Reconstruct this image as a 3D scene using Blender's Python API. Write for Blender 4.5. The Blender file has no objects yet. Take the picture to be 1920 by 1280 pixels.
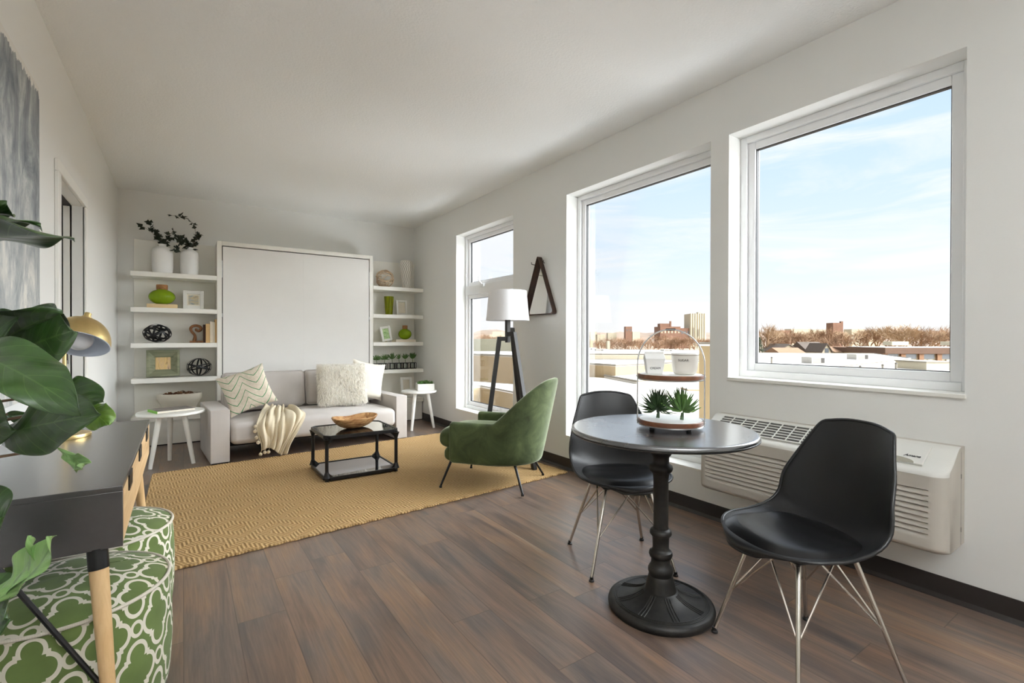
import bpy, math, random
from mathutils import Vector, Matrix, Euler
R = math.radians
scn = bpy.context.scene
col = scn.collection
random.seed(7)

# ---------------------------------------------------------------- camera
FPX, YAW, PITCH, ROLL, CY, CAMZ = 908.95, R(34.1506), R(-0.2863), R(0.1124), 637.2, 1.17
cF = Vector((math.sin(YAW) * math.cos(PITCH), math.cos(YAW) * math.cos(PITCH), math.sin(PITCH)))
cR0 = Vector((math.cos(YAW), -math.sin(YAW), 0))
cU0 = cR0.cross(cF)
cR = cR0 * math.cos(ROLL) + cU0 * math.sin(ROLL)
cU = cR.cross(cF)
CAM = Vector((0, 0, CAMZ))


def P(u, v, d):
    """world point that the photograph shows at pixel (u, v), d metres deep"""
    return CAM + (cF + cR * ((u - 960) / FPX) + cU * ((CY - v) / FPX)) * d


def ray(u, v):
    return cF + cR * ((u - 960) / FPX) + cU * ((CY - v) / FPX)


def onz(u, v, z):
    d = ray(u, v)
    return CAM + d * ((z - CAMZ) / d.z)


def ony(u, v, y):
    d = ray(u, v)
    return CAM + d * (y / d.y)


cam_data = bpy.data.cameras.new('camera')
cam = bpy.data.objects.new('camera', cam_data)
col.objects.link(cam)
cam_data.sensor_width = 36
cam_data.lens = FPX * 36 / 1920
cam_data.shift_y = -(640 - CY) / 1920
cam_data.clip_start, cam_data.clip_end = 0.05, 3000
m = Matrix((cR, cU, -cF)).transposed().to_4x4()
m.translation = CAM
cam.matrix_world = m
scn.camera = cam


# ---------------------------------------------------------------- mesh builder
class MB:
    def __init__(self):
        self.v, self.f, self.uv = [], [], {}

    def add(self, vs, fs, uvs=None):
        n = len(self.v)
        self.v += [tuple(x) for x in vs]
        for i, f in enumerate(fs):
            if uvs:
                self.uv[len(self.f)] = [uvs[k] for k in f]
            self.f.append(tuple(k + n for k in f))
        return self

    def box(self, x0, x1, y0, y1, z0, z1, mat=None):
        vs = [(x, y, z) for z in (z0, z1) for y in (y0, y1) for x in (x0, x1)]
        if mat is not None:
            vs = [mat @ Vector(p) for p in vs]
        return self.add(vs, [(0, 2, 3, 1), (4, 5, 7, 6), (0, 1, 5, 4), (2, 6, 7, 3), (0, 4, 6, 2), (1, 3, 7, 5)])

    def prism(self, pts, z0, z1):
        n = len(pts)
        a = sum(pts[i][0] * pts[(i + 1) % n][1] - pts[(i + 1) % n][0] * pts[i][1] for i in range(n))
        if a < 0:
            pts = pts[::-1]
        vs = [(p[0], p[1], z0) for p in pts] + [(p[0], p[1], z1) for p in pts]
        fs = [tuple(range(n - 1, -1, -1)), tuple(range(n, 2 * n))] + [(i, (i + 1) % n, n + (i + 1) % n, n + i) for i in range(n)]
        return self.add(vs, fs)

    def tube(self, pts, r, n=8, cap=True, r1=None, closed=False):
        pts = [Vector(p) for p in pts]
        k = len(pts)
        rs = r if isinstance(r, (list, tuple)) else [r + ((r1 if r1 is not None else r) - r) * i / max(1, k - 1) for i in range(k)]
        vs, fs = [], []
        up = None
        for i, p in enumerate(pts):
            if closed:
                t = pts[(i + 1) % k] - pts[i - 1]
            else:
                t = pts[min(i + 1, k - 1)] - pts[max(i - 1, 0)]
            t = t.normalized() if t.length > 1e-9 else Vector((0, 0, 1))
            if up is None:
                up = Vector((0, 0, 1)) if abs(t.z) < .9 else Vector((1, 0, 0))
            a = (up - t * up.dot(t))
            a = a.normalized() if a.length > 1e-6 else t.orthogonal().normalized()
            up = a
            b = t.cross(a)
            for j in range(n):
                w = 2 * math.pi * j / n
                vs.append(p + (a * math.cos(w) + b * math.sin(w)) * rs[i])
        for i in range(k if closed else k - 1):
            for j in range(n):
                i2 = (i + 1) % k
                fs.append((i * n + j, i * n + (j + 1) % n, i2 * n + (j + 1) % n, i2 * n + j))
        if cap and not closed:
            fs.append(tuple(range(n - 1, -1, -1)))
            fs.append(tuple((k - 1) * n + j for j in range(n)))
        return self.add(vs, fs)

    def lathe(self, prof, n=32, c=(0, 0, 0), sx=1, sy=1, fr=None, close=False):
        vs, fs, k = [], [], len(prof)
        for i, (r, z) in enumerate(prof):
            for j in range(n):
                w = 2 * math.pi * j / n
                q = fr(w, i) if fr else 1
                vs.append((c[0] + r * q * math.cos(w) * sx, c[1] + r * q * math.sin(w) * sy, c[2] + z))
        for i in range(k - 1 + (1 if close else 0)):
            i2 = (i + 1) % k
            for j in range(n):
                fs.append((i * n + j, i * n + (j + 1) % n, i2 * n + (j + 1) % n, i2 * n + j))
        if not close:
            if prof[0][0] > 1e-6:
                fs.append(tuple(range(n - 1, -1, -1)))
            if prof[-1][0] > 1e-6:
                fs.append(tuple((k - 1) * n + j for j in range(n)))
        return self.add(vs, fs)

    def grid(self, fn, nu, nv, closed_u=False):
        """fn(a, b), a and b in 0..1"""
        vs, fs, uv = [], [], []
        mu = nu if closed_u else nu + 1
        for j in range(nv + 1):
            for i in range(mu):
                a, b = i / nu, j / nv
                vs.append(fn(a, b))
                uv.append((a, b))
        for j in range(nv):
            for i in range(nu):
                i2 = (i + 1) % mu
                fs.append((j * mu + i, j * mu + i2, (j + 1) * mu + i2, (j + 1) * mu + i))
        return self.add(vs, fs, uv)

    def ball(self, c, r, n=10, sx=1, sy=1, sz=1):
        prof = [(r * math.sin(math.pi * i / n), -r * math.cos(math.pi * i / n) * sz) for i in range(n + 1)]
        prof[0] = (1e-7, prof[0][1])
        prof[-1] = (1e-7, prof[-1][1])
        return self.lathe(prof, n * 2, c, sx, sy)

    def xf(self, M4):
        self.v = [tuple(M4 @ Vector(p)) for p in self.v]
        return self

    def build(self, name, mat, parent=None, smooth=35, bevel=0, segs=2, subsurf=0, solid=0, kind=None, loc=None, rot=None, uvscale=None):
        me = bpy.data.meshes.new(name)
        me.from_pydata(self.v, [], self.f)
        me.validate()
        if self.uv:
            lay = me.uv_layers.new(name='UVMap')
            for p in me.polygons:
                q = self.uv.get(p.index)
                if q and len(q) == p.loop_total:
                    for k, li in enumerate(p.loop_indices):
                        lay.data[li].uv = q[k]
        if smooth:
            for p in me.polygons:
                p.use_smooth = True
            me.set_sharp_from_angle(angle=R(smooth))
        me.materials.append(mat)
        o = bpy.data.objects.new(name, me)
        col.objects.link(o)
        if parent:
            o.parent = parent
        if loc:
            o.location = loc
        if rot:
            o.rotation_euler = rot
        if solid:
            md = o.modifiers.new('thickness', 'SOLIDIFY')
            md.thickness = solid
            md.offset = 0
        if bevel:
            md = o.modifiers.new('bevel', 'BEVEL')
            md.width = bevel
            md.segments = segs
            md.limit_method = 'ANGLE'
            md.angle_limit = R(40)
            md.harden_normals = False
        if subsurf:
            md = o.modifiers.new('subsurf', 'SUBSURF')
            md.levels = md.render_levels = subsurf
        if kind:
            o['kind'] = kind
        return o


def tag(o, label, cat, group=None):
    o['label'] = label
    o['category'] = cat
    if group:
        o['group'] = group
    return o


def thing(name, label, cat, loc=(0, 0, 0), rz=0, group=None):
    o = bpy.data.objects.new(name, None)
    o.empty_display_size = .1
    col.objects.link(o)
    o.location = loc
    o.rotation_euler = (0, 0, rz)
    return tag(o, label, cat, group)


def copy_tree(o, parent=None):
    c = o.copy()
    col.objects.link(c)
    if parent:
        c.parent = parent
    for ch in list(o.children):
        copy_tree(ch, c)
    return c


def structure(o):
    o['kind'] = 'structure'
    return o


def setting(name):
    o = bpy.data.objects.new(name, None)
    col.objects.link(o)
    return structure(o)


def text_mesh(body, size, name, mat, parent, M4, extrude=.0004, shear=0, bold=0):
    cu = bpy.data.curves.new('lettering', 'FONT')
    cu.body, cu.size, cu.extrude, cu.shear, cu.offset = body, size, extrude, shear, bold
    cu.align_x, cu.align_y = 'CENTER', 'CENTER'
    t = bpy.data.objects.new('lettering', cu)
    col.objects.link(t)
    bpy.context.view_layer.update()
    me = bpy.data.meshes.new_from_object(t.evaluated_get(bpy.context.evaluated_depsgraph_get()))
    bpy.data.objects.remove(t)
    bpy.data.curves.remove(cu)
    me.transform(M4)
    me.materials.clear()
    me.materials.append(mat)
    o = bpy.data.objects.new(name, me)
    col.objects.link(o)
    o.parent = parent
    return o


def frame4(o, x, y, z):
    x, y, z = Vector(x).normalized(), Vector(y).normalized(), Vector(z).normalized()
    M4 = Matrix((x, y, z)).transposed().to_4x4()
    M4.translation = Vector(o)
    return M4


def smoothstep(a, b, x):
    t = max(0, min(1, (x - a) / (b - a)))
    return t * t * (3 - 2 * t)


def lerp_rows(rows, s):
    """Catmull-Rom through rows at s in 0..1"""
    n = len(rows) - 1
    x = max(0, min(n - 1e-9, s * n))
    i = int(x)
    t = x - i
    p = [rows[max(0, min(n, i + k))] for k in (-1, 0, 1, 2)]
    return [0.5 * (2 * b + (c - a) * t + (2 * a - 5 * b + 4 * c - d) * t * t + (3 * b - a - 3 * c + d) * t ** 3) for a, b, c, d in zip(*p)]


# ---------------------------------------------------------------- materials
def C(r, g, b):
    return tuple((x / 255 / 12.92 if x / 255 <= .04045 else ((x / 255 + .055) / 1.055) ** 2.4) for x in (r, g, b)) + (1,)


class NT:
    """small helper over one node tree"""

    def __init__(self, name, world=None):
        if world:
            self.m = world
        else:
            self.m = bpy.data.materials.new(name)
        self.m.use_nodes = True
        self.t = self.m.node_tree
        self.t.nodes.clear()

    def n(self, kind, ins=None, **kw):
        d = self.t.nodes.new('ShaderNode' + kind)
        for k, v in kw.items():
            setattr(d, k, v)
        if ins:
            for k, v in ins.items():
                self.put(d.inputs[k], v)
        return d

    def put(self, sock, v):
        if isinstance(v, bpy.types.NodeSocket):
            self.t.links.new(v, sock)
        elif isinstance(v, bpy.types.Node):
            self.t.links.new(v.outputs[0], sock)
        else:
            sock.default_value = v

    def math(self, op, a, b=0.0, c=0.0, clamp=False):
        d = self.n('Math', operation=op, use_clamp=clamp)
        self.put(d.inputs[0], a)
        self.put(d.inputs[1], b)
        self.put(d.inputs[2], c)
        return d.outputs[0]

    def ramp(self, fac, stops, interp='LINEAR'):
        d = self.n('ValToRGB')
        d.color_ramp.interpolation = interp
        e = d.color_ramp.elements
        while len(e) < len(stops):
            e.new(.5)
        for el, (p, c) in zip(e, stops):
            el.position = p
            el.color = c if len(c) == 4 else tuple(c) + (1,)
        self.put(d.inputs[0], fac)
        return d.outputs[0]

    def mix(self, fac, a, b, blend='MIX'):
        d = self.n('Mix', data_type='RGBA', blend_type=blend)
        self.put(d.inputs[0], fac)
        self.put(d.inputs[6], a)
        self.put(d.inputs[7], b)
        return d.outputs[2]

    def obj(self, scale=(1, 1, 1), rot=(0, 0, 0), src='Object', loc=(0, 0, 0)):
        tc = self.n('TexCoord')
        mp = self.n('Mapping')
        mp.inputs['Scale'].default_value = scale
        mp.inputs['Rotation'].default_value = rot
        mp.inputs['Location'].default_value = loc
        self.put(mp.inputs[0], tc.outputs[src])
        return mp.outputs[0]

    def noise(self, vec, scale=5, detail=4, rough=.5, dist=0):
        d = self.n('TexNoise')
        d.inputs['Scale'].default_value = scale
        d.inputs['Detail'].default_value = detail
        d.inputs['Roughness'].default_value = rough
        d.inputs['Distortion'].default_value = dist
        self.put(d.inputs['Vector'], vec)
        return d.outputs[0]

    def bump(self, h, strength=.3, dist=.01):
        d = self.n('Bump')
        d.inputs['Strength'].default_value = strength
        d.inputs['Distance'].default_value = dist
        self.put(d.inputs['Height'], h)
        return d.outputs[0]

    def finish(self, color, rough=.5, metal=0, normal=None, **kw):
        b = self.n('BsdfPrincipled')
        self.put(b.inputs['Base Color'], color)
        self.put(b.inputs['Roughness'], rough)
        self.put(b.inputs['Metallic'], metal)
        if normal is not None:
            self.put(b.inputs['Normal'], normal)
        for k, v in kw.items():
            self.put(b.inputs[k.replace('_', ' ')], v)
        o = self.n('OutputMaterial')
        self.t.links.new(b.outputs[0], o.inputs[0])
        return self.m


def mat(name, c, rough=.5, metal=0, vary=0, vscale=6, bump=0, bscale=60, bdist=.004, vstretch=(1, 1, 1), **kw):
    t = NT(name)
    v = t.obj(vstretch)
    color = c
    if vary:
        f = t.noise(v, vscale, 4)
        d = tuple(max(0, x * (1 - vary)) for x in c[:3]) + (1,)
        l = tuple(min(1, x * (1 + vary)) for x in c[:3]) + (1,)
        color = t.ramp(f, [(.3, d), (.7, l)])
    nrm = t.bump(t.noise(v, bscale, 3), bump, bdist) if bump else None
    return t.finish(color, rough, metal, nrm, **kw)


def wood(name, c0, c1, axis=0, rough=.5, scale=1.0, bump=.1):
    t = NT(name)
    s = [38 * scale, 38 * scale, 38 * scale]
    s[axis] = 2.2 * scale
    v = t.obj(tuple(s))
    f = t.noise(v, 1, 5, .6, .6)
    colr = t.ramp(f, [(.28, c0), (.72, c1)])
    return t.finish(colr, rough, 0, t.bump(f, bump, .002))


WHITE_PAINT = C(232, 229, 222)
M = {}
M['wall'] = mat('wall_paint', C(230, 230, 227), .85, bump=.12, bscale=140, bdist=.002)
M['ceiling'] = mat('ceiling_texture', C(243, 244, 243), .9, bump=.55, bscale=75, bdist=.006)
M['trim'] = mat('trim_paint', C(233, 232, 226), .45)
M['white'] = mat('white_laminate', C(240, 238, 230), .4, vary=.01)
M['panel'] = mat('panel_laminate', C(236, 234, 230), .32, vary=.01)
M['vinyl'] = mat('window_vinyl', C(240, 241, 242), .35)
M['black_gap'] = mat('gasket_and_gap_shade', C(14, 13, 12), .6)  # black rubber; also fills gaps that lie in shade
M['base'] = mat('vinyl_base', C(38, 33, 31), .38)
M['black'] = mat('black_lacquer', C(20, 20, 21), .35)
M['black_metal'] = mat('black_metal', C(22, 21, 21), .38, 0.3)
M['chrome'] = mat('brushed_chrome', C(205, 198, 188), .22, 1)
M['steel'] = mat('steel', C(190, 190, 190), .3, 1)
M['shell'] = mat('black_plastic', C(22, 22, 23), .42, bump=.25, bscale=420, bdist=.001)
M['pad'] = mat('black_leather', C(15, 15, 16), .33, bump=.12, bscale=260, bdist=.001)
M['plastic_white'] = mat('white_plastic', C(236, 234, 228), .4)
M['ptac'] = mat('shaded_plastic', C(186, 180, 170), .45)  # darker tone puts the dim room side of the unit into colour
M['ptac_top'] = mat('lit_plastic', C(218, 217, 211), .42)  # lighter tone puts the light on the sloping top into colour
M['ink'] = mat('ink', C(45, 42, 40), .6)
M['dark_slot'] = mat('dark_slot', C(70, 68, 64), .7)
M['ceramic'] = mat('white_ceramic', C(240, 240, 238), .45, bump=.05, bscale=90)
M['stoneware'] = mat('grey_stoneware', C(226, 222, 214), .35)
M['gold'] = mat('brushed_brass', C(216, 190, 132), .36, 1, vary=.05, vscale=40, vstretch=(1, 1, .1))
M['lamp_inner'] = mat('white_enamel', C(222, 228, 240), .5)
M['cork'] = mat('cork', C(160, 115, 72), .85, vary=.25, vscale=60)
M['paper'] = mat('paper', C(233, 227, 212), .8)
M['kraft'] = mat('cream_cover', C(222, 196, 150), .7, vary=.05)
M['tan_book'] = mat('tan_cover', C(206, 170, 118), .7, vary=.06)
M['cream_book'] = mat('pale_cover', C(226, 214, 194), .7, vary=.04)
M['soil'] = mat('soil', C(52, 40, 30), .95, vary=.4, vscale=90)
M['succulent'] = mat('succulent_green', C(84, 118, 58), .5, vary=.3, vscale=20)
M['sage'] = mat('grey_green_leaf', C(64, 88, 54), .5, vary=.3, vscale=25)
M['ivy'] = mat('dark_ivy', C(40, 50, 32), .5, vary=.3, vscale=30)
M['twig'] = mat('twig', C(88, 66, 44), .8)
M['driftwood'] = mat('driftwood', C(200, 178, 150), .8, vary=.2, vscale=25)
M['orb'] = mat('black_strap', C(14, 14, 15), .45)
M['oak'] = wood('oak', C(196, 158, 108), C(224, 190, 142), 2, .5)
M['oak_y'] = wood('oak_front', C(198, 160, 110), C(226, 194, 148), 1, .5)
M['walnut_edge'] = wood('walnut', C(84, 50, 32), C(128, 80, 52), 0, .45)
M['mirror_wood'] = wood('dark_walnut', C(40, 25, 18), C(74, 46, 32), 2, .45)
M['bookend'] = wood('carved_wood', C(110, 70, 36), C(160, 106, 58), 2, .55)
M['bookend_dark'] = mat('dark_wood', C(72, 44, 28), .6)
M['olive_wood'] = wood('weathered_green_wood', C(104, 108, 82), C(146, 148, 122), 0, .7)
M['mirror'] = mat('mirror_glass', C(235, 236, 234), .02, 1)
M['lampwood'] = mat('ebonised_wood', C(36, 34, 33), .45, vary=.15, vscale=30, vstretch=(1, 1, .1))


def glass(name, tint=(1, 1, 1, 1), refl=1.0, rough=0.0):
    t = NT(name)
    tr = t.n('BsdfTransparent', {'Color': tint})
    gl = t.n('BsdfGlossy', {'Color': (1, 1, 1, 1), 'Roughness': rough})
    fr = t.n('Fresnel', {'IOR': 1.45})
    k = t.math('MULTIPLY', fr, refl)
    mx = t.n('MixShader', {0: k, 1: tr, 2: gl})
    o = t.n('OutputMaterial', {0: mx})
    return t.m


M['pane'] = glass('window_glass', (.985, .99, .99, 1), .12)
M['jar_glass'] = glass('clear_glass', (.93, .95, .95, 1), 1)
M['smoke_glass'] = mat('smoked_black_glass', C(24, 25, 26), .05, 0, Coat_Weight=.6, Coat_Roughness=.02)
M['green_glass'] = mat('lime_glass', C(168, 205, 40), .22, 0, vary=.1, vscale=14, Transmission_Weight=.55, IOR=1.3)
M['olive_glass'] = mat('olive_glass', C(168, 176, 24), .12, 0, Transmission_Weight=.6, IOR=1.3)


def fabric(name, c, vary=.05, weave=420, sheen=.15, bump=.3, rough=.9, vs=5):
    t = NT(name)
    v = t.obj()
    f = t.noise(v, vs, 4)
    a = t.n('TexWave', {'Vector': v, 'Scale': weave / 6.28, 'Distortion': 1.5, 'Detail': 1.0}, bands_direction='X')
    b = t.n('TexWave', {'Vector': v, 'Scale': weave / 6.28, 'Distortion': 1.5, 'Detail': 1.0}, bands_direction='Z')
    h = t.math('ADD', a.outputs[1], b.outputs[1])
    d = tuple(x * (1 - vary) for x in c[:3]) + (1,)
    l = tuple(min(1, x * (1 + vary)) for x in c[:3]) + (1,)
    colr = t.ramp(f, [(.3, d), (.7, l)])
    return t.finish(colr, rough, 0, t.bump(h, bump, .001), Sheen_Weight=sheen)


M['sofa'] = fabric('grey_linen', C(192, 186, 181), .05)
M['cream'] = fabric('cream_cotton', C(226, 220, 206), .03)
M['throw'] = fabric('cream_knit', C(216, 203, 176), .06, 300, bump=.5)
M['shade'] = fabric('white_linen_shade', C(240, 240, 242), .01, 500, bump=.15)
M['piping'] = fabric('ivory_piping', C(212, 205, 190), .03)
t = NT('white_fur')
df = t.n('BsdfDiffuse', {'Color': C(250, 248, 243)})
tl = t.n('BsdfTranslucent', {'Color': C(246, 243, 236)})
t.n('OutputMaterial', {0: t.n('MixShader', {0: .55, 1: df, 2: tl})})
M['fur'] = t.m
M['black_cloth'] = mat('black_underside', C(16, 15, 15), .9)


def velvet():
    t = NT('green_velvet')
    v = t.obj()
    f = t.noise(v, 5, 5, .6, .8)
    g = t.noise(v, 90, 2)
    colr = t.ramp(f, [(.3, C(50, 58, 36)), (.52, C(72, 83, 52)), (.78, C(98, 110, 74))])
    return t.finish(colr, .75, 0, t.bump(g, .12, .002), Sheen_Weight=1.0, Sheen_Roughness=.32, Sheen_Tint=C(214, 222, 196), Specular_IOR_Level=.2)


M['velvet'] = velvet()


def floor_mat():
    t = NT('plank_floor')
    tc = t.n('TexCoord')
    s = t.n('SeparateXYZ', {0: tc.outputs['Object']})
    W, L = .182, 1.22
    xr = t.math('DIVIDE', s.outputs[0], W)
    row = t.math('FLOOR', xr)
    rn = t.n('TexWhiteNoise', {'W': row}, noise_dimensions='1D')
    yo = t.math('ADD', t.math('DIVIDE', s.outputs[1], L), rn.outputs[0])
    cell = t.math('FLOOR', yo)
    cv = t.n('CombineXYZ', {0: row, 1: cell})
    cn = t.n('TexWhiteNoise', {'Vector': cv}, noise_dimensions='2D')
    # grain coordinates, shifted per plank
    shift = t.math('MULTIPLY', cn.outputs[0], 37.0)
    gv = t.n('CombineXYZ', {0: t.math('ADD', t.math('MULTIPLY', s.outputs[0], 11.0), shift), 1: t.math('MULTIPLY', s.outputs[1], 1.15), 2: shift})
    n1 = t.noise(gv, 1.0, 6, .62, .9)
    gv2 = t.n('CombineXYZ', {0: t.math('ADD', t.math('MULTIPLY', s.outputs[0], 150.0), shift), 1: t.math('MULTIPLY', s.outputs[1], 5.0), 2: shift})
    n2 = t.noise(gv2, 1.0, 3, .6, .3)
    gv3 = t.n('CombineXYZ', {0: t.math('ADD', t.math('MULTIPLY', s.outputs[0], 4.0), shift), 1: t.math('MULTIPLY', s.outputs[1], 2.0), 2: shift})
    n3 = t.noise(gv3, 1.0, 3, .5, .5)
    f = t.math('ADD', n1, t.math('MULTIPLY', t.math('SUBTRACT', cn.outputs[0], .5), .10))
    base = t.ramp(f, [(.27, C(68, 62, 61)), (.42, C(104, 89, 79)), (.55, C(130, 110, 95)), (.66, C(145, 117, 92)), (.78, C(162, 144, 126))])
    warm = t.ramp(n3, [(.35, C(84, 82, 84)), (.62, C(128, 92, 66))])
    base = t.mix(.30, base, warm)
    base = t.mix(t.math('MULTIPLY', t.ramp(n2, [(.35, (1, 1, 1)), (.6, (0, 0, 0))]), .28), base, C(58, 49, 45))
    # joints
    fx = t.math('FRACT', xr)
    ex = t.math('MINIMUM', fx, t.math('SUBTRACT', 1.0, fx))
    fy = t.math('FRACT', yo)
    ey = t.math('MULTIPLY', t.math('MINIMUM', fy, t.math('SUBTRACT', 1.0, fy)), L / W)
    e = t.math('MINIMUM', ex, ey)
    joint = t.ramp(e, [(.004, (0, 0, 0)), (.014, (1, 1, 1))])
    base = t.mix(t.math('MULTIPLY', t.math('SUBTRACT', 1.0, joint), .55), base, C(48, 40, 37))
    h = t.math('ADD', t.math('MULTIPLY', n2, .35), joint)
    rough = t.ramp(n1, [(.3, (.34,) * 3), (.8, (.46,) * 3)])
    return t.finish(base, rough, 0, t.bump(h, .12, .002), Specular_IOR_Level=.6, Coat_Weight=.25, Coat_Roughness=.25)


M['floor'] = floor_mat()


def rug_mat():
    t = NT('braided_jute')
    tc = t.n('TexCoord')
    s = t.n('SeparateXYZ', {0: tc.outputs['Object']})
    x, y = s.outputs[0], s.outputs[1]
    # lattice of nested lozenges: inside one family braids run along x, in the other along y
    a = t.math('PINGPONG', t.math('MULTIPLY', x, 1.0), .21)
    b = t.math('PINGPONG', t.math('MULTIPLY', y, 1.0), .21)
    k = t.math('SINE', t.math('MULTIPLY', t.math('ADD', a, b), 2 * math.pi / .14))
    sel = t.math('GREATER_THAN', k, 0.0)
    r1 = t.math('SINE', t.math('MULTIPLY', y, 2 * math.pi / .021))
    d1 = t.math('SINE', t.math('ADD', t.math('MULTIPLY', x, 2 * math.pi / .018), t.math('MULTIPLY', y, 2 * math.pi / .042)))
    r2 = t.math('SINE', t.math('MULTIPLY', x, 2 * math.pi / .021))
    d2 = t.math('SINE', t.math('ADD', t.math('MULTIPLY', y, 2 * math.pi / .018), t.math('MULTIPLY', x, 2 * math.pi / .042)))
    h1 = t.math('ADD', r1, t.math('MULTIPLY', d1, .6))
    h2 = t.math('ADD', r2, t.math('MULTIPLY', d2, .6))
    mh = t.n('Mix', data_type='FLOAT')
    t.put(mh.inputs[0], sel)
    t.put(mh.inputs[2], h1)
    t.put(mh.inputs[3], h2)
    h = mh.outputs[0]
    n = t.noise(tc.outputs['Object'], 300, 2)
    n2 = t.noise(tc.outputs['Object'], 3, 4)
    hh = t.math('ADD', h, t.math('MULTIPLY', n, .8))
    colr = t.ramp(t.math('MULTIPLY_ADD', hh, .22, .42), [(.0, C(96, 68, 36)), (.3, C(158, 122, 74)), (.6, C(194, 157, 102)), (1, C(214, 184, 132))])
    colr = t.mix(t.math('MULTIPLY', n2, .35), colr, C(186, 160, 118))
    return t.finish(colr, .95, 0, t.bump(hh, .6, .006))


M['rug'] = rug_mat()


def quatrefoil_mat():
    """white trellis of quatrefoils with small rings on green, driven by the cover's UVs in metres"""
    t = NT('green_trellis_fabric')
    tc = t.n('TexCoord')
    s = t.n('SeparateXYZ', {0: tc.outputs['UV']})
    PX, PY = .165, .21

    def cell(ox, oy):
        u = t.math('MULTIPLY', t.math('SUBTRACT', t.math('FRACT', t.math('ADD', t.math('DIVIDE', s.outputs[0], PX), ox)), .5), PX)
        v = t.math('MULTIPLY', t.math('SUBTRACT', t.math('FRACT', t.math('ADD', t.math('DIVIDE', s.outputs[1], PY), oy)), .5), PY)
        return t.math('ABSOLUTE', u), t.math('ABSOLUTE', v)

    def length(a, b):
        return t.math('SQRT', t.math('ADD', t.math('MULTIPLY', a, a), t.math('MULTIPLY', b, b)))

    def foil(u, v):
        d1 = t.math('SUBTRACT', length(t.math('SUBTRACT', u, .030), v), .030)
        d2 = t.math('SUBTRACT', length(u, t.math('SUBTRACT', v, .042)), .030)
        d3 = t.math('MAXIMUM', t.math('SUBTRACT', u, .036), t.math('SUBTRACT', v, .036))
        return t.math('MINIMUM', t.math('MINIMUM', d1, d2), d3)

    a = foil(*cell(0, 0))
    b = foil(*cell(.5, .5))
    d = t.math('MINIMUM', a, b)
    band = t.math('LESS_THAN', t.math('ABSOLUTE', t.math('SUBTRACT', d, -.001)), .0052)
    ru, rv = cell(.5, 0)
    ring = t.math('LESS_THAN', t.math('ABSOLUTE', t.math('SUBTRACT', length(ru, rv), .017)), .0045)
    ru, rv = cell(0, .5)
    ring2 = t.math('LESS_THAN', t.math('ABSOLUTE', t.math('SUBTRACT', length(ru, rv), .017)), .0045)
    k = t.math('MAXIMUM', band, t.math('MAXIMUM', ring, ring2))
    v = t.obj()
    n = t.noise(v, 9, 4)
    green = t.ramp(n, [(.3, C(84, 101, 48)), (.7, C(101, 120, 62))])
    colr = t.mix(k, green, C(222, 216, 200))
    w = t.noise(v, 500, 2)
    return t.finish(colr, .9, 0, t.bump(w, .2, .001), Sheen_Weight=.1)


M['trellis'] = quatrefoil_mat()


def chevron_mat():
    t = NT('chevron_embroidery')
    tc = t.n('TexCoord')
    s = t.n('SeparateXYZ', {0: tc.outputs['UV']})
    u, v = s.outputs[0], s.outputs[1]
    a = t.math('PINGPONG', t.math('ADD', u, .03), .118)          # zigzag columns
    tri = t.math('DIVIDE', a, .118)
    bow = t.math('ADD', tri, t.math('MULTIPLY', t.math('SINE', t.math('MULTIPLY', tri, 3.14159)), .12))
    z = t.math('FRACT', t.math('DIVIDE', t.math('ADD', v, t.math('MULTIPLY', bow, .13)), .082))
    line = t.math('LESS_THAN', t.math('ABSOLUTE', t.math('SUBTRACT', z, .5)), .052)
    n = t.noise(tc.outputs['UV'], 40, 3)
    cloth = t.ramp(n, [(.3, C(206, 194, 176)), (.7, C(220, 210, 192))])
    colr = t.mix(line, cloth, C(46, 132, 78))
    return t.finish(colr, .9, 0, t.bump(t.noise(tc.outputs['UV'], 260, 2), .3, .001), Sheen_Weight=.1)


M['chevron'] = chevron_mat()


def leaf_mat(name, c0, c1, vein, rough=.32):
    t = NT(name)
    tc = t.n('TexCoord')
    s = t.n('SeparateXYZ', {0: tc.outputs['UV']})
    x = t.math('ABSOLUTE', t.math('SUBTRACT', s.outputs[0], .5))
    k = t.math('SUBTRACT', s.outputs[1], t.math('MULTIPLY', x, .55))
    f = t.math('ABSOLUTE', t.math('SUBTRACT', t.math('FRACT', t.math('MULTIPLY', k, 7.0)), .5))
    side = t.math('LESS_THAN', f, .028)
    mid = t.math('LESS_THAN', x, .014)
    vn = t.math('MAXIMUM', side, mid)
    n = t.noise(t.obj(), 30, 4)
    g = t.noise(t.obj(), 5, 3)
    base = t.ramp(t.math('MULTIPLY_ADD', n, .5, t.math('MULTIPLY', g, .5)), [(.3, c0), (.7, c1)])
    colr = t.mix(t.math('MULTIPLY', vn, .32), base, vein)
    h = t.math('ADD', t.math('MULTIPLY', f, .6), t.math('MULTIPLY', n, .15))
    return t.finish(colr, rough, 0, t.bump(h, .45, .008), Coat_Weight=.35, Coat_Roughness=.22)


M['fig'] = leaf_mat('fig_leaf', C(26, 50, 20), C(58, 88, 36), C(98, 124, 70))
M['fig_light'] = leaf_mat('young_fig_leaf', C(74, 112, 38), C(120, 152, 62), C(150, 176, 96))
M['fig_pale'] = leaf_mat('pale_fig_leaf', C(110, 150, 84), C(150, 184, 116), C(180, 204, 150), .4)  # paler green puts the different lighting on these leaves into colour


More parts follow.
